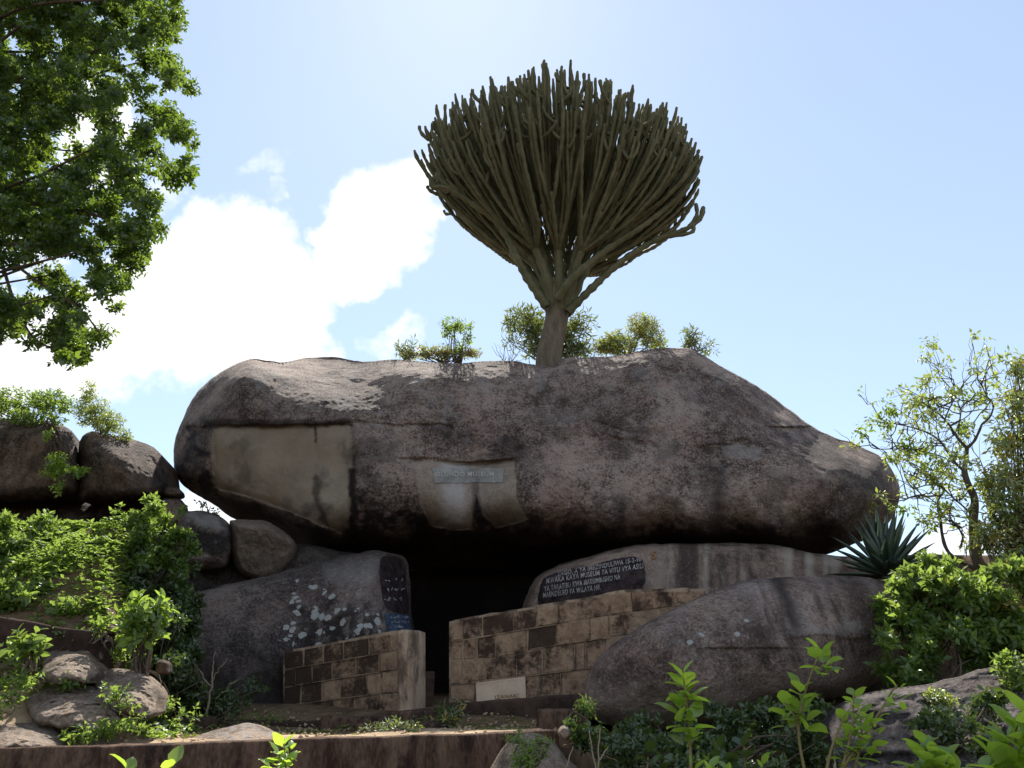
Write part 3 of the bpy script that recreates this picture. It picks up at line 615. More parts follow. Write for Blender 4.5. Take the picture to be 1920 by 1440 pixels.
# lower left stones on the bank
LL = [('pale lumpy boulder on the bank below the low red wall', [(78, 1250), (85, 1222), (110, 1210), (140, 1207), (165, 1218), (182, 1240), (184, 1262), (160, 1280), (110, 1285), (82, 1272)], 6.75, 6.45, .5),
      ('domed boulder with dark cracked side, beside the leafy shrub', [(172, 1275), (178, 1258), (205, 1253), (240, 1257), (275, 1270), (296, 1292), (297, 1320), (285, 1345), (240, 1345), (200, 1325), (178, 1298)], 6.7, 6.35, .5),
      ('broad low reddish boulder half sunk in herbs', [(50, 1312), (75, 1292), (115, 1285), (165, 1284), (190, 1300), (215, 1330), (222, 1362), (150, 1372), (90, 1362), (60, 1345)], 6.4, 6.05, .5),
      ('smooth brown boulder in the lower left corner beside the long wall', [(-60, 1392), (-30, 1350), (20, 1340), (65, 1342), (100, 1362), (118, 1400), (60, 1420), (-40, 1420)], 6.1, 5.8, .4)]
for i, (lb, ol, rY, fY, bk) in enumerate(LL):
    mx_, mn_ = max(p[1] for p in ol), min(p[1] for p in ol); cu_ = sum(p[0] for p in ol) / len(ol); cv_ = (mx_ + mn_) / 2; x0_, x1_ = min(p[0] for p in ol), max(p[0] for p in ol)
    simple_rock('bank_boulder', lb, ol, [(cu_, mn_, rY + .25), (x0_, cv_, rY), (x1_, cv_, rY), (cu_, mx_, rY - .35), (x0_, mx_, rY - .3)],
                [(cu_, mn_ + 8, fY + .45), (cu_ - 20, cv_ - 8, fY + .12), (cu_ + 25, cv_ - 5, fY + .1), (cu_, cv_ + 12, fY - .12), (cu_, mx_ - 6, fY - .15), (x0_ + 10, cv_, fY + .1), (x1_ - 8, cv_, fY + .15)], bk, M['granite_sun'], 20 + i, 26, masks=nm(.35, .2, 0, (mx_ - 30, mx_ - 5, .6)), amp=(.12, .06, .02), nseg=200, nrad=50, jit=3)
simple_rock('limestone_rock', 'low pale cracked rock on the grassy terrace edge', [(350, 1392), (378, 1376), (410, 1366), (435, 1358), (470, 1356), (498, 1366), (520, 1384), (500, 1394), (430, 1398)], 7.0, [(380, 1385, 6.8), (440, 1362, 6.95), (470, 1375, 6.5), (500, 1385, 6.6), (430, 1388, 6.4)], .5, M['granite_sun'], 26, 8, masks=nm(.15, .6), amp=(.03, .03, .015), nseg=160, nrad=40,
            feat=lambda u, v: .05 * np.exp(-(segdist(u, v, spline([(425, 1388), (445, 1368), (475, 1360), (500, 1372)], 20), False) / 1.6) ** 2))
simple_rock('corner_rock', 'grey pointed rock in front of the right end of the long wall', [(905, 1470), (925, 1430), (945, 1398), (970, 1380), (1000, 1374), (1035, 1388), (1060, 1420), (1085, 1450), (1080, 1520), (910, 1520)], 6.3, [(940, 1440, 6.0), (985, 1392, 6.0), (1000, 1440, 5.7), (1050, 1440, 5.9)], .5, M['granite_sun'], 27, 18, masks=nm(.3, .1), nseg=160, nrad=36)
simple_rock('white_stone', 'small white stone at the end of the long wall', [(1046, 1378), (1050, 1363), (1062, 1361), (1072, 1368), (1072, 1382), (1060, 1388)], 6.9, 6.75, .15, M['granite_sun'], 28, 7, masks=nm(.0, 1), amp=(.01, .01, .005), nseg=60, nrad=12, jit=.5)
for i, (lb, cx_, cy_, rx_, ry_, Y_) in enumerate([('small stone among the bushes above the low red wall', 112, 1118, 24, 10, 7.6), ('brown stone in the shade behind the bright shrub', 248, 1102, 18, 9, 8.6),
        ('small upright stone at the end of the low red wall', 208, 1181, 11, 10, 6.9), ('small brown stone lying under the bright shrub', 305, 1252, 15, 14, 7.2), ('small stone between the lumpy boulder and the low red wall', 190, 1232, 9, 12, 6.9), ('chip of stone at the foot of the left block wall', 742, 1347, 9, 8, 8.5)]):
    th = np.linspace(0, 2 * math.pi, 9)[:-1]; rr = 1 + .2 * np.random.default_rng(50 + i).uniform(-1, 1, 8)
    simple_rock('small_stone', lb, [(cx_ + rx_ * r_ * math.cos(t_), cy_ + ry_ * r_ * math.sin(t_)) for t_, r_ in zip(th, rr)], Y_ + .1, Y_, .15, M['granite_warm'], 30 + i, 7, amp=(.01, .015, .008), nseg=60, nrad=12, jit=.6, masks=nm(.2, .3))
# tufts of herbs around the stones of the bank
# right slab
simple_rock('sloping_slab', 'long grey furrowed slab rising to the lower right edge', [(1555, 1350), (1600, 1305), (1680, 1290), (1760, 1278), (1840, 1255), (1925, 1235), (2080, 1225), (2150, 1300), (2150, 1560), (1600, 1560), (1570, 1440)], [(1555, 1350, 7.4), (1925, 1235, 7.9), (2150, 1300, 7.9), (1700, 1560, 5.8)],
            [(1600, 1340, 7.1), (1700, 1310, 7.1), (1850, 1280, 7.2), (1930, 1260, 7.3), (1700, 1400, 6.5), (1900, 1400, 6.5), (1650, 1480, 6.0), (1950, 1480, 5.9)], 1.2, M['slab'], 40, 16, masks=nm(.5, .25), amp=(.12, .06, .015), nseg=320, nrad=90,
            feat=lambda u, v: .10 * fbm(np.stack([(u - v * .4) * .03, v * .005, u * 0], -1), 1, 4) + .10 * sstep(v, 1408, 1420) * sstep(u, 1760, 1700))

# ------------------------------------------------------------------ terrain
def terrain(x, y):
    x = np.asarray(x, float); y = np.asarray(y, float)
    yw = np.interp(x, [-6, -3.6, .3, 1], [5.6, 5.65, 6.9, 7.1])      # line of the long wall
    t = sstep(y, yw + .02, yw + .22)
    ter = 1.42 + .05 * (y - 6) + .17 * sstep(y, 8.0, 9.6)
    xq = x + (np.clip(y, 6, 10) - 7) * .42
    bank = sstep(xq, -2.85, -3.5) * np.clip(y - 6.0, 0, 2.6) * .62 * sstep(y, 5.9, 7.5) * (1 - .25 * sstep(y, 8.8, 9.6)) + sstep(x, -2.9, -3.8) * .25 * sstep(y, 5.7, 6.6)
    left = (ter + bank) * t
    right = .2 + 1.0 * sstep(y, 4.5, 7.5) + .9 * sstep(y, 8, 10.5) + sstep(x, 3.8, 5) * 1.5 * sstep(y, 9.3, 11)
    k = sstep(x, .35, .9)
    z = left * (1 - k) + right * k
    z = z * sstep(y, 120, 30) + 0 * x
    z = z + .05 * fbm(np.stack([x, y, 0 * x], -1), 1.2, 4) * sstep(y, 2, 5)
    return z
def axis(c, near, step, far):
    a = list(np.arange(c, c + near, step)); d = step
    while a[-1] < far: d *= 1.18; a.append(a[-1] + d)
    b = list(-np.arange(-c, -c + near, step)); d = step
    while b[-1] > -far: d *= 1.18; b.append(b[-1] - d)
    return np.array(sorted(set(np.round(b + a, 4))))
gx = axis(0, 9, .14, 4000); gy = axis(7, 6, .1, 4000)
GX, GY = np.meshgrid(gx, gy); GZ = terrain(GX, GY)
ni, nj = GX.shape; ii = np.arange(ni - 1)[:, None] * nj + np.arange(nj - 1)[None]
gf = np.stack([ii, ii + 1, ii + 1 + nj, ii + nj], -1).reshape(-1, 4)
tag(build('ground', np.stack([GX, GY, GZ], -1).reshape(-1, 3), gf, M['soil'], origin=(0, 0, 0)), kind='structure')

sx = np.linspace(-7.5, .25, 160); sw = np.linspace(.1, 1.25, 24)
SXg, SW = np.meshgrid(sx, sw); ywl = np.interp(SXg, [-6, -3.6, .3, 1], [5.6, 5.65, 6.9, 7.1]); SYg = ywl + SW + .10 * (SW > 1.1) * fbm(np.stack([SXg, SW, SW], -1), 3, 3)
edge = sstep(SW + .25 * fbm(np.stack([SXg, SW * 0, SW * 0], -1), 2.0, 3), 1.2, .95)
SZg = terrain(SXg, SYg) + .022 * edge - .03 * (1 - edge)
n1_, n2_ = SXg.shape; ii = np.arange(n1_ - 1)[:, None] * n2_ + np.arange(n2_ - 1)[None]
tag(build('sunlit_sand_strip', np.stack([SXg, SYg, SZg], -1).reshape(-1, 3), np.stack([ii, ii + 1, ii + 1 + n2_, ii + n2_], -1).reshape(-1, 4), M['sand'], origin=(0, 6, 1.4)), kind='structure')  # lighter sheet over the soil, sunlight on the terrace edge put into its colour

# ------------------------------------------------------------------ walls, steps
def rough_box(name, A, B, thick, zbot, mat, parent=None, label=None, cat=None, amp=.02, nx=40, nz=8, ny=4, dirv=None, kind=None, group=None):
    """A, B: front top edge end points (world). Body goes back by thick and down to zbot"""
    A = np.array(A, float); B = np.array(B, float); along = B - A; nrm = np.array([-along[1], along[0], 0.0]); nrm /= np.linalg.norm(nrm)
    if nrm[1] < 0: nrm = -nrm
    V = []; Fc = []; n0 = 0
    path = [('f', k) for k in range(nz, -1, -1)] + [('t', k) for k in range(1, ny + 1)] + [('b', k) for k in range(1, nz + 1)]
    rows = []
    for i in range(nx + 1):
        s_ = i / nx; p = A + along * s_; col = []
        for kind_, k in path:
            if kind_ == 'f': q = p.copy(); q[2] = p[2] + (zbot - p[2]) * k / nz
            elif kind_ == 't': q = p + nrm * thick * k / ny
            else: q = p + nrm * thick; q[2] = p[2] + (zbot - p[2]) * k / nz
            col.append(q)
        rows.append(col)
    V = np.array(rows); m = V.shape[1]
    V = V.reshape(-1, 3); q = V.copy()
    # soften the front top edge
    V += np.stack([fbm(q, 3, 4), fbm(q + 20, 3, 4), fbm(q + 40, 3, 4)], -1) * amp * 1.6
    for i in range(nx):
        for j in range(m - 1): Fc.append([i * m + j, (i + 1) * m + j, (i + 1) * m + j + 1, i * m + j + 1])
    Fc.append(list(range(m))); Fc.append([nx * m + j for j in range(m)][::-1])
    o = build(name, V, Fc, mat, parent, False)
    for p_ in o.data.polygons: p_.use_smooth = len(p_.vertices) == 4
    bv = o.modifiers.new('edge', 'BEVEL'); bv.width = min(.03, amp + .008); bv.segments = 2; bv.limit_method = 'ANGLE'; bv.angle_limit = R(50)
    if label: tag(o, label, cat, group, kind)
    return o

top = lambda u, v, Y: P(u, v, Y)
# long foreground retaining wall: three straight runs joined
rw = empty('retaining_wall', (-2, 6, 0), 'long low red stained concrete wall along the bottom edge', 'wall')
pts = [(-260, 1404, 5.45), (200, 1398, 5.62), (520, 1387, 5.95), (800, 1379, 6.45), (1046, 1369, 6.95)]
for a, b in zip(pts[:-1], pts[1:]):
    A = P(a[0], a[1], a[2]); B = P(b[0], b[1], b[2]); B = B + (B - A) / np.linalg.norm(B - A) * .01
    rough_box('wall_run', A, B, .34, 0.0, M['concrete'], rw, amp=.010, nx=50, nz=14, ny=5)
# low red wall on the left bank
lw = rough_box('low_wall', P(-200, 1128, 6.7), P(222, 1190, 6.95), .28, 1.7, M['concrete_dark'], None, 'low dark red wall crossing the left bank below the bushes', 'wall', .02, 40, 8)
# little terrace kerb
rough_box('low_kerb', P(268, 1349, 7.7), P(405, 1345, 7.9), .3, 1.3, M['concrete_dark'], None, 'short dark kerb on the grass in front of the lichen boulder', 'kerb', .015, 20, 4)
rough_box('low_kerb', P(408, 1352, 8.2), P(690, 1350, 8.4), .3, 1.3, M['concrete_dark'], None, 'long dark kerb at the foot of the left block wall', 'kerb', .015, 30, 4)
# steps
rough_box('step', P(672, 1358, 7.45), P(848, 1350, 7.65), .75, 1.25, M['concrete'], None, 'lower worn concrete step below the cave mouth', 'step', group='steps up to the cave mouth', amp=.02, nx=30, nz=4)
rough_box('step', P(748, 1334, 8.3), P(852, 1325, 8.45), .95, 1.35, M['concrete'], None, 'upper worn concrete step right at the cave mouth', 'step', group='steps up to the cave mouth', amp=.014, nx=24, nz=4)
rough_box('plinth', P(838, 1318, 8.85), P(1100, 1300, 8.55), .8, 1.2, M['concrete_dark'], None, 'dark stained concrete plinth under the right block wall', 'plinth', amp=.02, nx=30, nz=6)
rough_box('landing_block', P(1009, 1329, 7.6), P(1086, 1329, 7.6), .7, 1.2, M['concrete'], None, 'low red concrete block between the plinth and the front boulder', 'block', amp=.015, nx=16, nz=5)
rough_box('threshold_block', P(773, 1258, 9.1), P(817, 1259, 9.2), .4, 1.5, M['concrete_dark'], None, 'short dark mottled pier standing in the cave doorway', 'pier', amp=.012, nx=10, nz=8)

class Plane:
    def __init__(s, u0, Y0, u1, Y1, vref=1230):
        s.A = P(u0, vref, Y0); s.B = P(u1, vref, Y1); d = s.B - s.A; d[2] = 0; n = np.array([-d[1], d[0], 0]); n /= np.linalg.norm(n)
        s.n = n if n[1] < 0 else -n       # towards the viewer
    def pt(s, u, v, out=0.0):
        d = P(u, v, 1.0) - np.array([0, 0, CZ]); o = np.array([0, 0, CZ]); a = s.A + s.n * out
        t = ((a - o) @ s.n) / (d @ s.n); return o + d * t[..., None]
def block(pl, q, parent, name='block', mat=None, proud=.007, depth=.07, dark=0.0, bev=1.3, jit=.9, label=None):
    q = np.array(q, float) + rng.uniform(-jit, jit, (4, 2))
    c = q.mean(0); inn = c + (q - c) * (1 - bev / (np.abs(q - c).max(0) + 1e-6))
    o = D.objects
    back = pl.pt(q[:, 0], q[:, 1], -depth); mid = pl.pt(q[:, 0], q[:, 1], proud - .010); front = pl.pt(inn[:, 0], inn[:, 1], proud + rng.uniform(-.002, .004))
    V = np.vstack([back, mid, front]); Fc = [[8, 9, 10, 11]]
    for i in range(4):
        k = (i + 1) % 4; Fc += [[i, k, 4 + k, 4 + i], [4 + i, 4 + k, 8 + k, 8 + i]]
    area = np.sum(q[:, 0] * np.roll(q[:, 1], -1) - np.roll(q[:, 0], -1) * q[:, 1])
    if area > 0: Fc = [f[::-1] for f in Fc]
    ob = build(name, V, Fc, mat or M['block'], parent, False); ob.color = (dark, dark, dark, 1)
    if label: ob['label'] = label
    return ob
def wall_core(pl, topline, botline, parent, name, mat, thick=.2, n=80, nz=14, out=0.0, cop=0.0):
    tl = np.array(topline, float); bl = np.array(botline, float); u = np.linspace(tl[0, 0], tl[-1, 0], n + 1)
    vt = np.interp(u, tl[:, 0], tl[:, 1]); vb = np.interp(u, bl[:, 0], bl[:, 1])
    vt = vt + fbm(np.stack([u * .05, 0 * u, 0 * u], -1), 1, 4) * 2.2
    rows = []
    for k in range(nz + 1):
        v = vb + (vt - vb) * k / nz; p = pl.pt(u, v, out)
        p = p + pl.n * (fbm(p, 6, 4) * .008)[:, None]; rows.append(p)
    f = rows[-1]; back_t = f - pl.n * thick + np.array([0, 0, cop]); midt = f - pl.n * thick * .5 + np.array([0, 0, cop + .01])
    bb = rows[0] - pl.n * thick
    V = np.array(rows + [midt, back_t, bb]); m = n + 1; Fc = []
    for r_ in range(len(V) - 1):
        for j in range(n): Fc.append([r_ * m + j, r_ * m + j + 1, (r_ + 1) * m + j + 1, (r_ + 1) * m + j])
    L = len(V)
    Fc.append([r_ * m for r_ in range(L)][::-1]); Fc.append([r_ * m + n for r_ in range(L)])
    V = V.reshape(-1, 3); o = build(name, V, Fc, mat, parent, False)
    for p_ in o.data.polygons: p_.use_smooth = len(p_.vertices) == 4
    return o
def courses(pl, lines, joints, darks, umin, umax, parent, gap=1.15, clip=None):
    for c in range(len(lines) - 1):
        t_, b_ = np.array(lines[c], float), np.array(lines[c + 1], float)
        ft = lambda u: np.interp(u, t_[:, 0], t_[:, 1]); fb_ = lambda u: np.interp(u, b_[:, 0], b_[:, 1])
        js = joints[c]
        for k in range(len(js) - 1):
            a, b = js[k] + gap * .8, js[k + 1] - gap * .8
            if clip and clip(a, b, ft, fb_): continue
            q = [(a, ft(a) + gap), (b, ft(b) + gap), (b, fb_(b) - gap), (a, fb_(a) - gap)]
            if q[2][1] - q[1][1] < 3: continue
            block(pl, q, parent, dark=darks[c][k] if k < len(darks[c]) else .3)
c6 = lambda L: [(800 + x / 3.556, 1080 + y / 3.556) for x, y in L]
rwall = empty('block_wall', P(1000, 1330, 9.2), 'long stepped sandy block wall with a pale plaque, right of the cave doorway', 'wall')
plR = Plane(843, 9.35, 1320, 8.95)
topR = c6([(150, 300), (400, 252), (760, 195), (1340, 88), (1860, 80)])
wall_core(plR, topR, [(842, 1322), (1000, 1318), (1320, 1290)], rwall, 'wall_core', M['mortar'], .2, 110, 14)
LR = [[(x, y + 3) for x, y in c6([(150, 300), (400, 252), (760, 195), (1340, 92), (1860, 90)])], c6([(150, 440), (560, 372), (870, 322), (1220, 262), (1860, 180)]), c6([(150, 560), (450, 548), (870, 465), (1220, 412), (1500, 370)]),
      c6([(150, 725), (600, 672), (1100, 615), (1300, 590)]), c6([(150, 825), (660, 838), (1100, 800), (1300, 790)])]
X = lambda L: [800 + x / 3.556 for x in L]
JR = [X([155, 240, 375, 578, 735, 880, 1020, 1225, 1365, 1640, 1850]), X([155, 240, 335, 460, 672, 865, 960, 1090, 1215, 1340]), X([155, 235, 395, 600, 770, 990, 1060, 1200]), X([155, 322, 662, 895, 1080, 1250])]
DR = [[.1, .75, .95, .7, .3, .35, .45, .15, .6, .3], [.35, .5, .8, .4, 1.0, .15, .1, .1, .3], [.05, .35, .55, .65, .35, .1, .3], [.1, 0, .45, .4, .5]]
courses(plR, LR[:4], JR[:3], DR[:3], 0, 0, rwall)
courses(plR, LR[3:], [JR[3][:2]], [[.1]], 0, 0, rwall); courses(plR, LR[3:], [JR[3][2:]], [DR[3][2:]], 0, 0, rwall)
# plaque
pq = block(plR, [(892, 1280.5), (985, 1269), (986.5, 1313), (893, 1317)], rwall, 'plaque', M['plaque'], .03, .06, 0, 1.2, .2, 'smooth pale plaque with worn lettering')
mbp = MB()
def px_bar(mb, pl, a, b, wd, out, dep=.02):
    a = np.array(a, float); b = np.array(b, float); d = b - a; nn = np.array([-d[1], d[0]]) / np.linalg.norm(d) * wd / 2
    q = np.array([a + nn, b + nn, b - nn, a - nn]); fr_ = pl.pt(q[:, 0], q[:, 1], out); bk = pl.pt(q[:, 0], q[:, 1], out - dep)
    mb.add(np.vstack([fr_, bk]), [[0, 1, 2, 3], [3, 2, 1, 0][::-1] if 0 else [4, 7, 6, 5], [0, 4, 5, 1], [1, 5, 6, 2], [2, 6, 7, 3], [3, 7, 4, 0]])
for a, b in [((895, 1282.5), (983.5, 1271.5)), ((983.5, 1271.5), (984.5, 1311)), ((894.5, 1282.5), (895, 1315))]: px_bar(mbp, plR, a, b, 2.2, .036)
mbp.build('rim', M['plaque'], pq, False)
ysR = lambda u, v: plR.pt(u, v, .037)[..., 1]
def lettering_plane(name, txt, p0, p1, hpx, pl, out, mat, parent):
    o = lettering(name, txt, p0, p1, hpx, lambda u, v: pl.pt(u, v, out)[..., 1], mat, parent, bold=.02); return o
lettering_plane('lettering', 'IZANAKI', (928, 1311), (972, 1307), 7, plR, .040, M['rust'], pq)
0 and lettering_plane('lettering', 'ILIJENGWA NA', (900, 1303), (976, 1295), 6, plR, .040, M['mortar'], pq)
# raised pointing between the courses
mj = MB()
for L in (c6([(600, 675), (800, 650), (1100, 613)]), c6([(690, 490), (870, 460), (1220, 410)]), c6([(150, 728), (320, 708)]), c6([(330, 415), (560, 372), (850, 325)]), c6([(160, 440), (240, 425)])):
    L = spline(L, 10)
    for a, b in zip(L[:-1], L[1:]): px_bar(mj, plR, a, b + (b - a) * .04, 1.7 + rng.uniform(-.3, .4), .020)
for (x, y0, y1) in [(770, 490, 655), (985, 460, 625), (1060, 450, 610), (893, 650, 795), (598, 530, 670), (335, 415, 545)]:
    a, b = c6([(x, y0)])[0], c6([(x + 4, y1)])[0]; px_bar(mj, plR, a, b, 1.6, .021)
mj.build('pointing', M['mortar'], rwall, False)

c5 = lambda L: [(320 + x / 3.272, 1000 + y / 3.272) for x, y in L]
lwall = empty('block_wall', P(650, 1340, 9.2), 'short dark stained block wall with a plastered end, left of the cave doorway', 'wall')
plL = Plane(532, 9.55, 775, 8.95)
wall_core(plL, c5([(690, 725), (1060, 655), (1330, 602), (1405, 596)]), [(531, 1345), (750, 1342)], lwall, 'wall_core', M['mortar'], .2, 70, 14)
LLn = [[(x, y + 2) for x, y in c5([(690, 727), (1060, 657), (1400, 600)])], c5([(690, 838), (770, 825), (1130, 765), (1280, 737), (1400, 722)]), c5([(690, 945), (770, 932), (1280, 852), (1400, 835)]), c5([(690, 1060), (870, 1036), (1280, 985), (1400, 975)]), c5([(690, 1130), (870, 1125), (1400, 1100)])]
X5 = lambda L: [320 + x / 3.272 for x in L]
JL = [X5([696, 815, 935, 1060, 1215, 1345, 1402]), X5([696, 765, 868, 990, 1135, 1278, 1400]), X5([696, 798, 930, 1042, 1200, 1292, 1400]), X5([696, 790, 880, 1005, 1130, 1275, 1400])]
DL = [[1, .95, .9, .8, .55, .3], [1, .9, .9, .5, .75, .1], [1, .8, .35, .7, .1, .05], [1, .9, .8, .6, .4, .2]]
courses(plL, LLn, JL, DL, 0, 0, lwall)
mj = MB()
for L in (c5([(770, 824), (1130, 764), (1280, 736)]), c5([(770, 931), (1280, 851)]), c5([(870, 1035), (1270, 984)])):
    L = spline(L, 10)
    for a, b in zip(L[:-1], L[1:]): px_bar(mj, plL, a, b + (b - a) * .04, 1.6, .020)
for (x, y0, y1) in [(868, 825, 905), (1135, 768, 860), (1278, 740, 845), (800, 935, 1025), (930, 905, 1020), (1200, 868, 985), (1060, 665, 745), (1270, 988, 1075), (1218, 640, 740)]:
    a, b = c5([(x, y0)])[0], c5([(x + 3, y1)])[0]; px_bar(mj, plL, a, b, 1.5, .021)
a, b = c5([(1135, 1010)])[0], c5([(1110, 1125)])[0]
mj.build('pointing', M['mortar'], lwall, False)
plE = Plane(745, 8.93, 776, 8.87)
wall_core(plE, c5([(1395, 598), (1430, 590), (1488, 597)]), [(746, 1342), (771, 1342)], lwall, 'end_pier', M['plaster'], .3, 14, 20)

# ------------------------------------------------------------------ foliage helpers
T_SMALL = (np.array([[0, 0, 0], [.45, -.5, .07], [.5, 0, 0], [.45, .5, .07], [1, 0, -.12]]), np.array([[0, 1, 2], [0, 2, 3], [1, 4, 2], [2, 4, 3]]))
def _big():
    a = [.18, .42, .68, .88]; wd = [.62, 1.0, .78, .38]; V = [[0, 0, 0]]
    for x, w_ in zip(a, wd):
        dr = -.25 * x * x
        V += [[x, -.5 * w_, dr + .07], [x, 0, dr], [x, .5 * w_, dr + .07]]
    V.append([1, 0, -.27]); Fc = [[0, 1, 2], [0, 2, 3]]
    for k in range(3):
        b = 1 + 3 * k
        for (p, q) in ((b, b + 1), (b + 1, b + 2)): Fc += [[p, p + 3, q + 3], [p, q + 3, q]]
    e = len(V) - 1; b = 10; Fc += [[b, e, b + 1], [b + 1, e, b + 2]]
    return np.array(V, float), np.array(Fc)
T_BIG = _big()
def unit(a): return a / (np.linalg.norm(a, axis=-1, keepdims=True) + 1e-9)
def leaf_mesh(pos, dirs, nrm, L, W, tmpl=T_SMALL):
    n = len(pos); d = unit(dirs); s_ = unit(np.cross(nrm, d)); u_ = np.cross(d, s_)
    L = np.broadcast_to(L, (n,)); W = np.broadcast_to(W, (n,)); T, Fc = tmpl
    V = pos[:, None] + T[None, :, 0, None] * (d * L[:, None])[:, None] + T[None, :, 1, None] * (s_ * W[:, None])[:, None] + T[None, :, 2, None] * (u_ * L[:, None])[:, None]
    FF = Fc[None] + (np.arange(n) * len(T))[:, None, None]
    return V.reshape(-1, 3), FF.reshape(-1, 3), np.repeat(rng.random(n), len(T))
def foliage(name, C_, Rr, n, L, asp, mat, parent, whorl=7, shell=.55, up=.35, tmpl=T_SMALL, droop=.0, floor=None, kind=None):
    """sprigs of leaves through ellipsoids: C_ centres (k,3), Rr radii (k,3)"""
    C_ = np.atleast_2d(C_); Rr = np.atleast_2d(Rr); vol = Rr.prod(1) ** .67; k = rng.choice(len(C_), max(1, n // whorl), p=vol / vol.sum())
    dv = unit(rng.normal(size=(len(k), 3))); rad = shell + (1 - shell) * rng.random(len(k)) ** .5; rad = np.where(rng.random(len(k)) < .25, rng.random(len(k)), rad)
    sc = C_[k] + dv * Rr[k] * rad[:, None]
    sdir = unit(dv + np.array([0, 0, up]) + rng.normal(size=dv.shape) * .35)
    m = len(k); pos = np.repeat(sc, whorl, 0); sd_ = np.repeat(sdir, whorl, 0)
    s0 = np.repeat(unit(np.cross(sdir, rng.normal(size=sdir.shape))), whorl, 0); s1 = np.cross(sd_, s0)
    ph = np.tile(np.arange(whorl) * 2.4, m) + np.repeat(rng.random(m) * 6.28, whorl); tt = np.tile(np.linspace(-.9, .6, whorl), m)
    side = np.cos(ph)[:, None] * s0 + np.sin(ph)[:, None] * s1
    opn = np.tile(np.linspace(.35, 1.15, whorl)[::-1], m)[:, None]
    d = unit(side + sd_ * (1.25 - opn) + np.array([0, 0, -droop]) + rng.normal(size=side.shape) * .22)
    LL_ = L * rng.uniform(.6, 1.15, len(pos))
    pos = pos + sd_ * (tt * L * .8)[:, None]
    nn = unit(sd_ + rng.normal(size=side.shape) * .35)
    if floor is not None:
        ok = pos[:, 2] > floor(pos[:, 0], pos[:, 1]); pos, d, nn, LL_ = pos[ok], d[ok], nn[ok], LL_[ok]
    V, Fc, va = leaf_mesh(pos, d, nn, LL_, LL_ * asp, tmpl)
    o = build(name, V, Fc, mat, parent, False, {'var': va})
    if kind: o['kind'] = kind
    return o
def blob(u, v, Y, ru, rv, rY=None):
    c = P(u, v, Y); s_ = Y / F / .95; return c, np.array([ru * s_, rY if rY else (ru + rv) * .5 * s_, rv * s_])
def wig(a, b, n=7, amp=.05):
    a = np.array(a, float); b = np.array(b, float); t = np.linspace(0, 1, n)[:, None]; L = np.linalg.norm(b - a)
    off = rng.normal(size=(n, 3)) * amp * L; off[0] = off[-1] = 0; return a + (b - a) * t + off * .6
def shrub(name, label, blobs, n, L, asp, mat, base, cat='shrub', group=None, whorl=7, stems=5, up=.4, clumps=None, extra=None, sr=.008, stemmat=None, tmpl=T_SMALL, shell=.5, droop=0.0):
    B = [blob(*b) for b in blobs]; C_ = np.array([b[0] for b in B]); Rr = np.array([b[1] for b in B])
    bp_ = P(*base); o = empty(name, bp_, label, cat, group)
    C0, R0 = C_, Rr
    if clumps is None: clumps = int(n > 1000)
    if clumps:      # break the bush into uneven clumps with gaps between them
        cc, cr = [], []
        for q_, w_ in zip(C0, R0):
            for _ in range(int(9 + 40 * w_.prod() ** .5)):
                d_ = unit(rng.normal(size=3)); f_ = rng.uniform(.35, 1.15); a_ = rng.uniform(.16, .42)
                f_ *= 1.25 if rng.random() < .25 else 1.0; cc.append(q_ + d_ * w_ * f_); cr.append(np.maximum(w_ * a_, .05) * np.array([1, 1, rng.uniform(.5, .9)]))
        C_, Rr = np.array(cc), np.array(cr); shell = .1
    mb = MB()
    for k in range(len(B)):
        for j in range(stems):
            e = C0[k] + rng.normal(size=3) * R0[k] * .45; mid = bp_ + (C0[k] - bp_) * .5 + rng.normal(size=3) * .06
            mb.tube(spline([bp_ + rng.normal(size=3) * .03, mid, e], 7), np.linspace(sr * 1.4, sr * .35, 7), 5)
    mb.build('stems', stemmat or M['bark'], o)
    foliage('foliage', C_, Rr, n, L, asp, mat, o, whorl, shell, up, tmpl, droop)
    if extra: foliage('foliage', C_, Rr, extra[0], L * extra[2], asp, extra[1], o, whorl, shell, up, tmpl, droop)['label'] = extra[3]
    return o

# ------------------------------------------------------------------ candelabra euphorbia on top of the boulder
eu = empty('candelabra_tree', P(1030, 686, 12.45), 'tall candelabra cactus tree standing on top of the huge boulder', 'tree')
base = P(1028, 705, 12.45); fork = P(1048, 545, 12.5)
mb = MB()
tp = spline([base - np.array([0, 0, .3]), P(1029, 672, 12.45), P(1036, 635, 12.48), P(1044, 595, 12.5), fork + np.array([.0, 0, .12])], 22)
V0 = mb.tube(tp, np.r_[np.linspace(.27, .225, 6), np.linspace(.22, .20, 8), np.linspace(.20, .25, 8)], 20, .10)
trunk = mb.build('trunk', M['euphorbia_trunk'], eu)
er = np.random.default_rng(21)
NT = 540; Cc = np.array([.93, 12.55, 10.76]); Rx, Ry, Rz = 2.46, 1.7, 1.6
idx_ = np.arange(NT) + .5; ct = 1 - idx_ / NT * 1.10; th = np.arccos(np.clip(ct, -1, 1)); ph_ = idx_ * math.pi * (1 + 5 ** .5)
tips = Cc + np.stack([Rx * np.sin(th) ** .93 * np.cos(ph_), Ry * np.sin(th) ** .93 * np.sin(ph_), Rz * np.sign(np.cos(th)) * np.abs(np.cos(th)) ** .8], -1) + er.normal(size=(NT, 3)) * np.array([.08, .08, .09])
tips[:, 2] += .10 * np.sin(tips[:, 0] * 2.3) - .08 * (tips[:, 0] - .93) + .15 * sstep(.93 - tips[:, 0], .8, 2.3)
def epath(T, s_):
    s_ = np.asarray(s_)[:, None]; d = T - fork
    h = 1 - (1 - s_) ** 1.2; q = fork + np.concatenate([d[None, :2] * h, d[2] * (.86 * s_ + .14 * s_ ** 5)], 1); return q
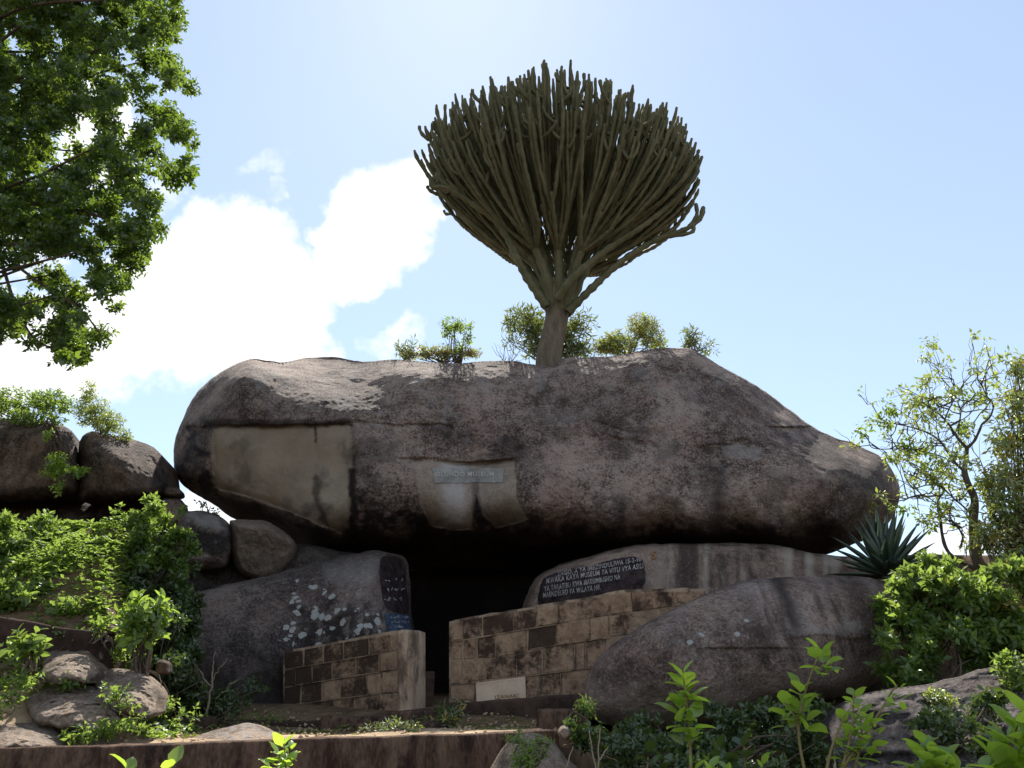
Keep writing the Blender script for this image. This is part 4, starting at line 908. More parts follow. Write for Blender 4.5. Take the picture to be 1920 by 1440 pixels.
# cluster tips into limbs and sub-limbs by direction
def kmeans(X_, k, it=12):
    c = X_[er.choice(len(X_), k, replace=False)]
    for _ in range(it):
        l = ((X_[:, None] - c[None]) ** 2).sum(-1).argmin(1)
        c = np.array([X_[l == i].mean(0) if (l == i).any() else c[i] for i in range(k)])
    return l, c
lab, cen = kmeans(tips, 17)
def bead(n, r, ph=0): return r * (1 + .16 * np.sin(np.arange(n) * 1.9 + ph) + .06 * np.sin(np.arange(n) * .7 + ph * 3))
for i in range(17):
    I = np.where(lab == i)[0]
    if len(I) == 0: continue
    c = tips[I].mean(0); s1 = er.uniform(.20, .32); ss_ = np.linspace(0, s1, 12); lp = epath(c, ss_)
    st_off = (c - fork) * np.array([1, 1, 0]); st_off = st_off / (np.linalg.norm(st_off) + .3) * .13
    lp = lp + st_off * (1 - np.linspace(0, 1, 12)[:, None]) - np.array([-.02, 0, .42]) * (1 - np.linspace(0, 1, 12)[:, None]) ** 2
    mb = MB(); mb.tube(lp, bead(12, np.linspace(.105, .06, 12)), 8, .22); limb = mb.build('limb', M['euphorbia'], eu)
    k2 = max(1, round(len(I) / 4.2)); l2, c2 = kmeans(tips[I], k2) if k2 > 1 else (np.zeros(len(I), int), None)
    for j in range(k2):
        J = I[l2 == j]
        if len(J) == 0: continue
        cj = tips[J].mean(0); s2 = er.uniform(.42, .6); n_ = 20; sj = np.linspace(s1, s2, n_); q = epath(cj, sj); q = q + (lp[-1] - q[0]) * (1 - np.linspace(0, 1, n_)[:, None]) ** 1.4
        mb = MB(); mb.tube(q, bead(n_, np.linspace(.047, .039, n_), er.random() * 6), 8, .3)
        for t_ in J:
            n3 = 34; a0 = er.uniform(.55, 1.0); kk = int((n_ - 1) * a0); st0 = s1 + (s2 - s1) * a0
            s3 = np.linspace(st0, 1, n3); q3 = epath(tips[t_], s3); q3 = q3 + (q[kk] - q3[0]) * (1 - np.linspace(0, 1, n3)[:, None]) ** 1.6
            q3[:, :2] += np.cumsum(er.normal(size=(n3, 2)) * .004, 0)
            rr = bead(n3, .035 * er.uniform(.85, 1.1), er.random() * 6); rr[-2:] *= .8; rr[-1] *= .8
            mb.tube(q3, rr, 8, .34)
            for _ in range(er.integers(0, 3)):   # short side arm near the tip
                kb = er.integers(18, 31); dd_ = er.normal(size=3) * .09; dd_[2] = 0; L_ = er.uniform(.12, .42); tt = np.linspace(0, 1, 9)[:, None]
                mb.tube(q3[kb] + dd_ * np.sin(tt * 1.5) * 1.3 + np.array([0, 0, L_]) * tt ** 1.4, bead(9, .033), 8, .34)
        mb.build('arm', M['euphorbia'], limb)
# three low stray arms
for pts_, sub in [([(1025, 575, 12.3), (985, 515, 12.2), (938, 425, 12.1), (880, 378, 12.0), (835, 352, 12.0), (812, 352, 12.0), (806, 334, 12.0)], [((850, 355, 12.0), (828, 340, 12.0), (824, 325, 12)), ((872, 371, 12), (868, 352, 12), (866, 340, 12)), ((862, 362, 12), (845, 345, 12), (838, 335, 12))]),
                  ([(1065, 585, 12.3), (1110, 540, 12.2), (1165, 490, 12.2), (1230, 450, 12.1), (1285, 430, 12.1), (1312, 410, 12.1), (1319, 388, 12.1)], [((1250, 444, 12.1), (1296, 436, 12.1), (1301, 422, 12.1)), ((1290, 428, 12.1), (1306, 405, 12.1), (1305, 382, 12.1))]),
                  ([(1045, 560, 12.2), (1075, 520, 12.0), (1135, 470, 12.0), (1210, 420, 12.0), (1270, 370, 12.0), (1303, 330, 12.0), (1308, 310, 12.0)], [])]:
    mb = MB(); q = spline([P(*p) for p in pts_], 60); mb.tube(q, bead(60, np.linspace(.075, .042, 60)), 8, .3)
    for s_ in sub: qq = spline([P(*p) for p in s_], 10); mb.tube(qq, bead(10, .036), 8, .3)
    mb.build('arm', M['euphorbia'], eu)

# ------------------------------------------------------------------ shrubs on top of the boulder
rough_box('step', P(600, 1346, 8.0), P(745, 1341, 8.1), .5, 1.35, M['concrete'], None, 'long flat middle step left of the cave mouth', 'step', group='steps up to the cave mouth', amp=.02, nx=24, nz=4)
shrub('summit_shrub', 'long leaved grey green shrub behind the candelabra tree trunk', [(990, 606, 12.9, 42, 28), (965, 640, 12.9, 16, 12), (1078, 614, 12.9, 38, 26), (1010, 650, 12.9, 30, 24), (1060, 655, 12.9, 30, 20), (1090, 650, 12.9, 18, 16)], 2300, .16, .22, M['leaf_long'], (1030, 690, 12.9), whorl=9, up=.2, stems=4, clumps=0)
shrub('summit_shrub', 'yellow green bushy shrub on the crest right of the candelabra trunk', [(1205, 612, 12.5, 30, 22), (1160, 645, 12.5, 36, 22), (1225, 640, 12.5, 26, 22), (1130, 650, 12.5, 20, 14)], 2600, .085, .28, M['leaf_right'], (1180, 672, 12.5), whorl=8, extra=(900, M['leaf_yellow'], 1.0, 'yellow new leaves'), clumps=0)
shrub('summit_shrub', 'small wiry shrub at the highest point of the boulder crest', [(1303, 628, 12.4, 20, 15), (1325, 655, 12.4, 18, 14), (1292, 645, 12.4, 14, 12)], 420, .11, .22, M['leaf_long'], (1300, 665, 12.3), whorl=8, clumps=0)
shrub('summit_shrub', 'thin upright leafy shrub on the crest left of the candelabra tree', [(855, 612, 12.6, 34, 15), (875, 635, 12.6, 16, 10), (840, 630, 12.6, 14, 8), (860, 655, 12.6, 12, 14)], 700, .075, .42, M['leaf_bush'], (860, 685, 12.6), whorl=6, clumps=0)
shrub('summit_shrub', 'low reddish leaved shrub on the crest left of the candelabra tree', [(800, 662, 12.5, 18, 10), (835, 662, 12.5, 20, 12), (880, 662, 12.5, 20, 10), (765, 666, 12.5, 16, 8)], 900, .085, .28, M['leaf_right'], (830, 682, 12.5), whorl=7, extra=(500, M['leaf_red'], 1.0, 'reddish leaves'), clumps=0)
shrub('summit_shrub', 'two thin spiky sprigs at the left end of the crest plants', [(750, 655, 12.5, 7, 12), (772, 648, 12.5, 7, 12)], 110, .12, .2, M['leaf_long'], (762, 680, 12.5), whorl=8, stems=2, clumps=0)
dt = empty('dry_twigs', P(950, 680, 12.4), 'small bundle of bare dry twigs on the crest', 'twigs'); mb = MB()
for k in range(16):
    u0 = 940 + 18 * rng.random(); mb.tube(wig(P(u0, 682, 12.4), P(u0 + rng.normal() * 14, 682 - rng.uniform(12, 42), 12.4 + rng.normal() * .1), 6, .05), np.linspace(.006, .002, 6), 4)
mb.build('twigs', M['drytwig'], dt)

# ------------------------------------------------------------------ big leafy tree at the upper left
TREE = [(-420, -500), (330, -420), (350, -200), (345, 0), (350, 60), (338, 105), (372, 130), (366, 180), (332, 205), (374, 252), (370, 320), (366, 352), (318, 352), (300, 395), (318, 445), (280, 470), (268, 505), (238, 545), (222, 580), (210, 630), (185, 645), (160, 690), (110, 690), (60, 650), (0, 650), (-420, 560)]
HOLES = [(a_, b_, c_ * .85) for a_, b_, c_ in [(232, 212, 16), (165, 240, 20), (120, 265, 12), (312, 290, 15), (185, 345, 12), (118, 290, 12), (150, 505, 20), (125, 492, 14), (205, 475, 10), (20, 525, 18), (55, 540, 12), (165, 570, 14), (240, 395, 12), (60, 610, 16), (245, 120, 10), (300, 185, 12), (285, 90, 8), (20, 85, 8)]]
lt = empty('leafy_tree', (-7.5, 7.5, 0), 'large broadleaf tree overhanging the upper left corner', 'tree')
tr = np.random.default_rng(5); CB = []; RB = []
tries = 0
while len(CB) < 900 and tries < 40000:
    tries += 1
    u = tr.uniform(-420, 375); v = tr.uniform(-500, 690)
    if u < -60 or v < -60:
        if tr.random() < .8: continue
        r_ = tr.uniform(45, 70)
    else: r_ = tr.uniform(16, 34)
    if not inside(np.array(u), np.array(v), TREE): continue
    e = segdist(np.array(u), np.array(v), TREE)
    if e < r_ * .62:
        if e < 8: continue
        r_ = max(9, e * 1.3)
    Y = tr.uniform(6.6, 8.8)
    if any((u - h[0]) ** 2 + (v - h[1]) ** 2 < (h[2] + r_ * .62) ** 2 for h in HOLES): continue
    c, rr = blob(u, v, Y, r_, r_ * .85, r_ * 1.2 * Y / F); CB.append(c); RB.append(rr)
CB = np.array(CB); RB = np.array(RB)
INF = RB[:, 0] < 42 * 8.9 / F / .95
foliage('foliage', CB[INF], RB[INF], 125000, .068, .6, M['leaf_tree'], lt, 8, .2, .15, T_SMALL, .15)
foliage('foliage', CB[~INF], RB[~INF], 26000, .12, .6, M['leaf_tree'], lt, 8, .2, .15, T_SMALL, .15)
mb = MB(); tb = np.array([-7.6, 7.7, 0.0])
mb.tube(spline([tb, tb + [.1, .05, 3], tb + [.3, -.1, 6], tb + [.8, 0, 9], tb + [1.2, 0, 12]], 24), np.linspace(.32, .10, 24), 12)
mb.build('trunk', M['bark'], lt)
mb = MB()
for k in tr.choice(len(CB), 45, replace=False):
    e = CB[k]; z0 = min(11.5, max(4, e[2] - tr.uniform(.2, 1.6))); s0 = tb + [.3 + (z0 - 6) * .1, 0, z0]
    q = spline([s0, s0 + (e - s0) * .5 + tr.normal(size=3) * .2 + [0, 0, .15], e], 14); mb.tube(q, np.linspace(.035, .008, 14), 5)
for p_ in [[(0, 480, 7.6), (25, 560, 7.5), (60, 630, 7.4), (110, 660, 7.3)], [(60, 380, 7.6), (150, 395, 7.5), (240, 425, 7.4)], [(-40, 440, 7.6), (60, 520, 7.4), (150, 580, 7.3), (190, 630, 7.2)]]:
    mb.tube(spline([P(*q) for q in p_], 16), np.linspace(.02, .008, 16), 6)
mb.build('branches', M['bark'], lt)

# ------------------------------------------------------------------ sparse tree at the right
c8 = lambda L, Y: [P(1480 + x / 3, 640 + y / 3, Y + d) for x, y, d in [(q + (0,))[:3] if len(q) < 3 else q for q in L]]
rt = empty('sparse_tree', P(1858, 1105, 10.4), 'thin crooked tree with sparse pale leaves against the sky, right of the boulder', 'tree')
mb = MB()
tk = c8([(1125, 1420), (1100, 1330), (1060, 1240), (1045, 1180), (1040, 1080), (1036, 980), (1042, 890), (1005, 800), (985, 735), (992, 660), (1000, 595)], 10.4)
mb.tube(spline(tk, 50), np.linspace(.085, .026, 50) * (1 + .06 * np.sin(np.arange(50))), 10); mb.build('trunk', M['bark'], rt)
LIMBS = [([(1085, 1300), (1000, 1255), (920, 1212), (880, 1160), (860, 1090), (850, 1010), (835, 915), (850, 870), (872, 838), (830, 790), (770, 735), (700, 690), (630, 655)], .055, .5),
         ([(1000, 600), (960, 560), (930, 520), (900, 470), (855, 420), (800, 380), (740, 340), (690, 320)], .04, .3),
         ([(1000, 600), (1040, 560), (1070, 500), (1085, 465), (1125, 430), (1148, 360), (1110, 310), (1075, 220)], .04, -.3),
         ([(990, 735), (930, 680), (890, 620), (850, 565), (790, 520), (700, 487), (600, 465), (490, 452)], .04, .6),
         ([(960, 1165), (975, 1100), (945, 1040), (905, 990), (908, 930), (925, 880)], .03, -.2),
         ([(1036, 980), (980, 930), (920, 880), (860, 820), (800, 800), (700, 760), (640, 730)], .022, -.5),
         ([(930, 690), (860, 650), (760, 620), (640, 605), (470, 600), (440, 530), (400, 520)], .018, .3),
         ([(870, 460), (890, 400), (920, 340), (940, 290), (1000, 270)], .02, .2), ([(1060, 1240), (1100, 1150), (1130, 1060), (1140, 960), (1120, 860), (1150, 760)], .03, .3),
         ([(835, 920), (780, 880), (700, 870), (640, 900)], .015, .2), ([(950, 520), (960, 430), (980, 360), (1050, 320)], .018, -.2)]
nodes = []; lim_objs = []
rr_ = np.random.default_rng(9)
for L, r0, dY in LIMBS:
    n_ = len(L); pts_ = c8([(x, y, dY * i / n_) for i, (x, y) in enumerate(L)], 10.4)
    q = spline(pts_, 40); mb = MB(); mb.tube(q, np.linspace(r0 * .5, .005, 40) * (1 + .1 * np.sin(np.arange(40) * 1.3)), 6)
    for k in range(9):
        i0 = rr_.integers(12, 39); d = unit(rr_.normal(size=3) + np.array([-.2, 0, .7])); L_ = rr_.uniform(.25, .8)
        tw = wig(q[i0], q[i0] + d * L_, 7, .07); mb.tube(tw, np.linspace(.009, .003, 7), 4); nodes.append(tw[-1]); nodes.append(tw[4])
        for kk in range(2):
            d2 = unit(d + rr_.normal(size=3) * .7); t2 = wig(tw[3 + kk], tw[3 + kk] + d2 * L_ * .5, 5, .06); mb.tube(t2, np.linspace(.005, .002, 5), 3); nodes.append(t2[-1])
    nodes.append(q[-1]); mb.build('branch', M['bark'], rt)
nodes = np.array(nodes); pick = nodes[rr_.random(len(nodes)) < .62]
foliage('foliage', pick, np.full(pick.shape, .09), 2100, .085, .42, M['leaf_right'], rt, 6, .2, -.1, T_SMALL, .4)
ex = np.array([P(1480 + x / 3, 640 + y / 3, 10.6) for x, y in [(545, 450), (560, 385), (800, 330), (820, 420), (940, 310), (1000, 500), (1050, 330), (640, 940), (800, 1030), (400, 520), (760, 590), (660, 580), (800, 700), (870, 900)]])
foliage('foliage', ex, np.full(ex.shape, .13), 900, .085, .45, M['leaf_bush'], rt, 6, .3, .1, T_SMALL, .25)['label'] = 'brighter green leaf tufts'

# far right leafy tree with yellowing leaves
shrub('tall_leafy_tree', 'tall dense tree with yellowing leaves on the right edge', [(1915, 700, 9.5, 16, 40), (1905, 760, 9.5, 30, 35), (1900, 830, 9.5, 38, 40), (1890, 900, 9.5, 45, 40), (1905, 960, 9.5, 40, 40), (1850, 900, 9.6, 20, 30), (1840, 1010, 9.6, 26, 26), (1905, 680, 9.5, 14, 26), (1885, 1010, 9.5, 50, 38), (1960, 760, 9.6, 50, 60), (1970, 900, 9.6, 60, 70), (1960, 1020, 9.5, 50, 50), (1870, 950, 9.5, 22, 22), (2040, 850, 9.6, 60, 110)],
      7000, .105, .30, M['leaf_right'], (1935, 1110, 9.5), 'tree', whorl=7, stems=7, up=0, extra=(1500, M['leaf_yellow'], 1.0, 'yellow leaves'), sr=.009, droop=.5, clumps=0)

# ------------------------------------------------------------------ agave
ag = empty('agave_plant', P(1665, 1088, 9.9), 'large dark spiky agave between the boulders at the right', 'agave')
c = P(1665, 1085, 9.9)
agr = np.random.default_rng(12)
for k in range(80):
    az = agr.uniform(0, 2 * math.pi); el = R(agr.uniform(8, 88)) if k > 12 else R(agr.uniform(60, 88)); L_ = agr.uniform(.62, .86)
    d = np.array([math.cos(az) * math.cos(el), math.sin(az) * math.cos(el), math.sin(el)]); sd_ = unit(np.cross(d, [0, 0, 1.0])); nn = np.cross(sd_, d)
    rows = []
    for t_ in np.linspace(0, 1, 7):
        wd = .068 * (1 - t_ ** 2.2) * (.75 + .5 * min(t_ * 2, 1)) + .001; ce = c + d * L_ * t_ + np.array([0, 0, -.06 * t_ * t_ * math.cos(el)]) + nn * .02
        rows.append([ce - sd_ * wd + nn * wd * .35, ce - nn * wd * .25, ce + sd_ * wd + nn * wd * .35, ce + nn * wd * .12])
    V = np.array(rows).reshape(-1, 3); Fc = []
    for i in range(6):
        for j in range(4): Fc.append([i * 4 + j, i * 4 + (j + 1) % 4, (i + 1) * 4 + (j + 1) % 4, (i + 1) * 4 + j])
    build('leaf', V, Fc, M['agave'], ag, True, {'var': np.full(len(V), agr.random())})

# ------------------------------------------------------------------ bushes
S = shrub
RG = 'bushes crowding the right side'
S('bush', 'bright green bush just right of the front boulder below the agave', [(1735, 1110, 8.9, 62, 42), (1700, 1150, 8.8, 40, 45), (1790, 1110, 8.8, 40, 30), (1755, 1068, 8.9, 26, 16), (1700, 1090, 8.9, 20, 14)], 4000, .105, .55, M['leaf_bush'], (1735, 1260, 8.9), group=RG, shell=.2)
S('bush', 'dense dark bush filling the gap behind the sloping slab', [(1720, 1220, 8.6, 55, 50), (1800, 1200, 8.5, 60, 50), (1880, 1210, 8.5, 50, 45), (1700, 1270, 8.5, 40, 30)], 4600, .095, .5, M['leaf_bush'], (1780, 1290, 8.5), group=RG, shell=.2)
S('bush', 'yellow green bush at the right edge under the tall leafy tree', [(1870, 1110, 8.5, 60, 45), (1900, 1170, 8.4, 50, 45), (1840, 1150, 8.5, 50, 40), (1960, 1130, 8.5, 50, 60), (1905, 1065, 8.7, 30, 22), (1845, 1098, 8.7, 18, 14)], 4400, .10, .5, M['leaf_bush'], (1870, 1270, 8.5), group=RG, shell=.2, extra=(500, M['leaf_yellow'], .9, 'yellow leaves'))
S('bush', 'pale drooping bush hanging over the slab in the right corner', [(1905, 1260, 7.2, 26, 30), (1880, 1240, 7.3, 18, 16)], 420, .07, .5, M['leaf_bush'], (1930, 1300, 7.3), group=RG)
S('bush', 'small pale bush growing in the crack at the top of the slab', [(1765, 1310, 7.0, 26, 12)], 260, .05, .5, M['leaf_right'], (1765, 1325, 7.0), group=RG)
S('bush', 'dark ivy patch hanging on the face of the slab', [(1790, 1370, 6.4, 70, 40), (1860, 1330, 6.6, 30, 26)], 1500, .06, .6, M['leaf_dark'], (1790, 1400, 6.5), group=RG)
LG = 'bushes on the left bank'
S('bush', 'sunlit bush at the far left edge of the bank', [(30, 1000, 8.2, 60, 42), (-60, 1010, 8.2, 70, 60), (0, 1060, 8.0, 60, 45)], 3600, .08, .5, M['leaf_bush'], (0, 1120, 8.2), group=LG)
S('bush', 'sunlit bush in the middle of the bank above the low red wall', [(110, 1060, 8.2, 55, 34), (60, 1090, 7.8, 50, 35), (160, 1080, 8.1, 45, 34), (110, 1120, 7.6, 50, 30)], 4400, .07, .5, M['leaf_bush'], (110, 1170, 8), group=LG, extra=(300, M['leaf_yellow'], .8, 'pale dry leaves'))
S('bush', 'bush hugging the low red wall at the left edge', [(20, 1118, 7.3, 60, 26), (-80, 1100, 7.3, 70, 36), (130, 1148, 7.3, 50, 18)], 2400, .08, .5, M['leaf_bush'], (30, 1180, 7.3), group=LG)
S('bush', 'darker green bush climbing to the sky gap between the boulders', [(300, 970, 8.9, 40, 34), (265, 1010, 8.7, 50, 34), (310, 1020, 8.8, 36, 40), (230, 1040, 8.5, 40, 30), (330, 1060, 8.9, 22, 34)], 5200, .072, .5, M['leaf_bush'], (280, 1100, 8.8), group=LG)
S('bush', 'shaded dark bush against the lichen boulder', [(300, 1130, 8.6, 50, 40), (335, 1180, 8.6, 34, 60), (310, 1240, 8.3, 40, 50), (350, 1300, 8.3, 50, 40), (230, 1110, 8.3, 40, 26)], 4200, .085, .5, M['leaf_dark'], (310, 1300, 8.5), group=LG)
S('bush', 'bright broad leaved shrub standing in front of the dark bush', [(265, 1150, 6.9, 32, 24), (290, 1150, 6.95, 26, 20), (250, 1185, 6.9, 26, 26), (285, 1185, 6.9, 26, 22)], 460, .10, .45, M['leaf_mid'], (262, 1285, 6.95), group=LG, whorl=7, up=.7, tmpl=T_BIG)
S('bush', 'small leafy sprout at the end of the low red wall', [(185, 1172, 6.85, 16, 10), (222, 1225, 6.9, 12, 16)], 150, .06, .5, M['leaf_bush'], (200, 1195, 6.85), group=LG)
S('bush', 'dusty green plant beside the pale lumpy boulder', [(48, 1205, 6.4, 24, 14), (65, 1220, 6.4, 16, 12)], 120, .09, .55, M['leaf_bush'], (55, 1260, 6.45), group=LG, tmpl=T_BIG)
HG = 'herb tufts between the stones of the left bank'
for lb_, bl_ in [('herb tuft in front of the lowest corner boulder', [(15, 1300, 6.2, 30, 24), (-20, 1330, 6.0, 30, 26)]), ('herb tuft between the lumpy boulder and the domed boulder', [(130, 1282, 6.4, 26, 8), (50, 1275, 6.3, 22, 14)]),
                 ('herb tuft creeping over the domed boulder side', [(215, 1300, 6.1, 22, 20), (240, 1330, 6.1, 22, 18), (255, 1355, 6.1, 30, 12)]), ('herb tuft below the broad reddish boulder', [(150, 1378, 5.9, 30, 9), (200, 1372, 5.95, 30, 12)]),
                 ('herb tuft at the foot of the bright broad leaved shrub', [(260, 1225, 7.0, 26, 26), (300, 1320, 6.9, 26, 16), (340, 1340, 7.0, 34, 12)]), ('herb tuft behind the pale lumpy boulder', [(30, 1230, 6.7, 34, 22), (120, 1195, 6.95, 40, 12)])]:
    S('herb_tuft', lb_, bl_, 230, .05, .5, M['leaf_bush'], (bl_[0][0], bl_[0][1] + 20, bl_[0][2]), 'herb', group=HG, up=.6, stems=2, sr=.004)
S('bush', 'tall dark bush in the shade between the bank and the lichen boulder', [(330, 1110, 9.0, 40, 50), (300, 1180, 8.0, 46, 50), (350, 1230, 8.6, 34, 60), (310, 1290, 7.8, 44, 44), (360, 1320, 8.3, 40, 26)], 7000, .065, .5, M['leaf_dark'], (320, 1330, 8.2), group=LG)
S('bush', 'pale herb against the shaded foot of the lichen boulder', [(340, 1225, 8.2, 14, 14), (420, 1320, 8.3, 40, 22), (470, 1290, 8.9, 30, 20)], 500, .06, .5, M['leaf_dark'], (400, 1345, 8.3), group=LG)
TG = 'shrubs on top of the left hillside boulders'
S('bush', 'yellow green shrub on top of the left hillside boulder', [(30, 755, 10.9, 60, 24), (100, 755, 10.9, 45, 22), (-60, 745, 11, 60, 35), (60, 785, 10.6, 60, 14)], 5200, .06, .5, M['leaf_bush'], (60, 800, 11), group=TG, clumps=0)
S('bush', 'feathery bush with bare twigs above the sloping boulder', [(170, 770, 10.9, 32, 30), (205, 795, 10.8, 28, 22), (230, 820, 10.7, 14, 14), (165, 735, 10.9, 12, 20)], 3000, .055, .35, M['leaf_right'], (190, 825, 10.9), group=TG, sr=.006, clumps=0)
S('hanging_creeper', 'light green creeper hanging down the face of the hillside boulder', [(110, 865, 10.1, 22, 14), (95, 885, 10.1, 18, 12), (130, 880, 10.1, 22, 10), (110, 912, 10.1, 8, 14), (93, 815, 10.1, 6, 20), (150, 885, 10.1, 12, 8)], 620, .06, .55, M['leaf_bright'], (95, 795, 10.2), 'creeper', up=.3, stems=2)
S('sprig', 'small sprig in the sky gap under the left end of the huge boulder', [(380, 945, 10.7, 10, 8), (398, 962, 10.7, 14, 6)], 90, .05, .5, M['leaf_dark'], (385, 975, 10.7), 'plant')
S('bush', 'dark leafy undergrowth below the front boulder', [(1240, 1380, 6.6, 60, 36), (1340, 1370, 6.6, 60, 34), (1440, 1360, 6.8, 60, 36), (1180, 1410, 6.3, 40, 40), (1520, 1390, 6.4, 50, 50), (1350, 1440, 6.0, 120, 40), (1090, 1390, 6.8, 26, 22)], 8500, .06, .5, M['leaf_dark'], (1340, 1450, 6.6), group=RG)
S('bush', 'dull green clump beside the steps in front of the plinth', [(845, 1335, 7.9, 22, 16), (838, 1352, 7.7, 20, 10)], 260, .075, .3, M['leaf_dark'], (842, 1368, 7.8), extra=(70, M['leaf_yellow'], 1.0, 'pale leaves'))
S('fern', 'small light fern at the left foot of the front boulder', [(1098, 1330, 7.3, 16, 14)], 260, .05, .3, M['leaf_bush'], (1098, 1350, 7.3), 'fern')
S('fern', 'fern sprouting over the pointed rock at the wall end', [(975, 1385, 5.7, 22, 8), (1005, 1400, 5.6, 26, 12), (985, 1425, 5.5, 18, 22)], 420, .045, .35, M['leaf_bush'], (985, 1450, 5.6), 'fern')
S('ground_herb', 'silvery leaved herb spilling over the lower step', [(735, 1362, 7.3, 34, 9), (710, 1370, 7.2, 24, 6), (765, 1367, 7.2, 16, 6)], 420, .05, .35, M['leaf_long'], (735, 1376, 7.3), 'herb')

# bare dead saplings by the lichen boulder
ds = empty('dead_sapling', P(395, 1345, 8.2), 'bare pale branched sapling in front of the lichen boulder', 'sapling'); mb = MB()
for a, b, r_ in [((388, 1345), (398, 1260), .014), ((398, 1290), (372, 1255), .008), ((396, 1280), (425, 1235), .008), ((398, 1262), (403, 1222), .007), ((405, 1310), (450, 1272), .006), ((390, 1320), (384, 1340), .006)]:
    mb.tube(wig(P(*a, 8.2), P(*b, 8.15), 8, .05), np.linspace(r_, r_ * .4, 8), 5)
mb.build('stem', M['drytwig'], ds)
ds = empty('dead_sapling', P(1125, 1440, 5.6), 'thin bare stems right of the pointed rock', 'sapling'); mb = MB()
for a, b in [((1120, 1460), (1105, 1370)), ((1122, 1450), (1125, 1365)), ((1125, 1425), (1140, 1400)), ((1050, 1460), (1075, 1400))]:
    mb.tube(wig(P(*a, 5.6), P(*b, 5.6), 8, .04), np.linspace(.007, .003, 8), 5)
mb.build('stem', M['drytwig'], ds)

# ------------------------------------------------------------------ foreground seedlings with single leaves
def seedling(label, Y, stems_, heads, L, mat='leaf_bright', group='sunlit seedlings in the foreground', seed=0):
    r_ = np.random.default_rng(seed); o = empty('seedling', P(stems_[0][0][0], stems_[0][0][1] + 20, Y), label, 'plant', group)
    for st in stems_:
        mb = MB(); mb.tube(spline([P(a, b, Y) for a, b in st], 16), np.linspace(.0075, .0035, 16), 6); mb.build('stem', M['stem'], o)
    for (u, v, n, s_) in heads:
        c = P(u, v, Y + r_.normal() * .03); a0 = r_.random() * 6
        n = int(n * 1.6)
        for k in range(n):
            az = a0 + k * 2.4; el = r_.uniform(.0, .9) if k < n - 2 else r_.uniform(.7, 1.2)
            d = np.array([math.cos(az) * math.cos(el), math.sin(az) * math.cos(el), math.sin(el)]); ll = L * 1.05 * s_ * r_.uniform(.6, 1.1)
            pos = c + d * .012 + np.array([0, 0, -.013 * (n - k)])
            V, Fc, va = leaf_mesh(pos[None], d[None], np.array([[r_.normal() * .3, r_.normal() * .3, 1.0]]), ll, ll * r_.uniform(.6, .8), T_BIG)
            build('leaf', V, Fc, M[mat], o, True, {'var': np.full(len(V), r_.random())})
    return o
seedling('tall leafy seedling before the left foot of the front boulder', 4.0, [[(1296, 1500), (1294, 1400), (1288, 1320), (1280, 1262)]], [(1280, 1262, 6, 1), (1288, 1290, 5, 1), (1275, 1322, 5, 1.1), (1296, 1345, 5, .9), (1285, 1390, 2, .8)], .10, seed=1)
seedling('tallest seedling with a forked stem, standing before the middle of the front boulder', 4.1, [[(1520, 1500), (1500, 1400), (1498, 1350), (1512, 1290), (1530, 1240), (1540, 1222)], [(1500, 1380), (1485, 1330), (1470, 1318)]],
         [(1540, 1224, 6, 1.05), (1545, 1235, 3, .9), (1500, 1285, 5, .8), (1472, 1318, 6, 1.0), (1505, 1325, 5, 1.1)], .105, seed=2)
seedling('bushy seedling with many small leaves before the slab', 3.9, [[(1560, 1500), (1590, 1400), (1600, 1330), (1600, 1300)], [(1580, 1440), (1640, 1350), (1670, 1300), (1682, 1285)], [(1600, 1460), (1615, 1380), (1612, 1340)], [(1545, 1470), (1560, 1400), (1585, 1340)]],
         [(1600, 1302, 6, .8), (1618, 1330, 6, .8), (1585, 1345, 5, .8), (1625, 1365, 6, .85), (1682, 1287, 6, .75), (1668, 1305, 4, .6), (1600, 1375, 5, .8), (1640, 1350, 4, .7), (1580, 1395, 5, .8), (1612, 1400, 5, .7)], .088, seed=3)
seedling('low seedling with big leaves at the foot of the slab, bottom edge', 3.6, [[(1740, 1500), (1740, 1430), (1735, 1395)], [(1760, 1480), (1775, 1430)]], [(1735, 1392, 6, 1.0), (1722, 1412, 5, 1.0), (1768, 1420, 5, .8), (1750, 1410, 4, .8), (1790, 1440, 4, .8)], .10, seed=4)
seedling('large leaved plant cut by the lower right corner of the frame', 3.3, [[(1900, 1520), (1895, 1420), (1910, 1350)], [(1880, 1500), (1860, 1420)], [(1930, 1500), (1935, 1400)]], [(1905, 1360, 6, 1.1), (1890, 1385, 6, 1.1), (1925, 1400, 6, 1.1), (1865, 1425, 6, 1.0), (1900, 1430, 6, 1.1), (1925, 1340, 5, 1.0), (1850, 1440, 4, .9)], .115, seed=5)
seedling('low pair of leafy tips at the bottom edge under the tallest seedling', 3.8, [[(1430, 1500), (1428, 1440)], [(1300, 1500), (1310, 1440)], [(1345, 1500), (1340, 1440)]], [(1428, 1432, 5, .6), (1300, 1436, 5, .8), (1330, 1440, 5, .8), (1360, 1440, 4, .7)], .085, seed=6)
seedling('leafy sprout rising in front of the long wall near the pale cracked rock', 4.6, [[(536, 1500), (536, 1430), (532, 1395)]], [(532, 1394, 6, 1), (545, 1400, 4, .8), (520, 1412, 5, .9), (540, 1425, 5, .9), (510, 1432, 4, .9)], .085, seed=7)
seedling('two bright leaf tips at the bottom left edge', 3.4, [[(235, 1520), (235, 1445)], [(315, 1520), (315, 1440)]], [(240, 1438, 5, 1.0), (318, 1436, 5, 1.0)], .09, seed=8)
seedling('dark leaved sprout at the bottom edge below the undergrowth', 4.4, [[(1400, 1500), (1395, 1400)], [(1210, 1500), (1215, 1420)]], [(1390, 1395, 6, 1), (1350, 1400, 5, 1), (1215, 1405, 5, 1), (1245, 1430, 5, 1)], .085, 'leaf_dark', seed=9)

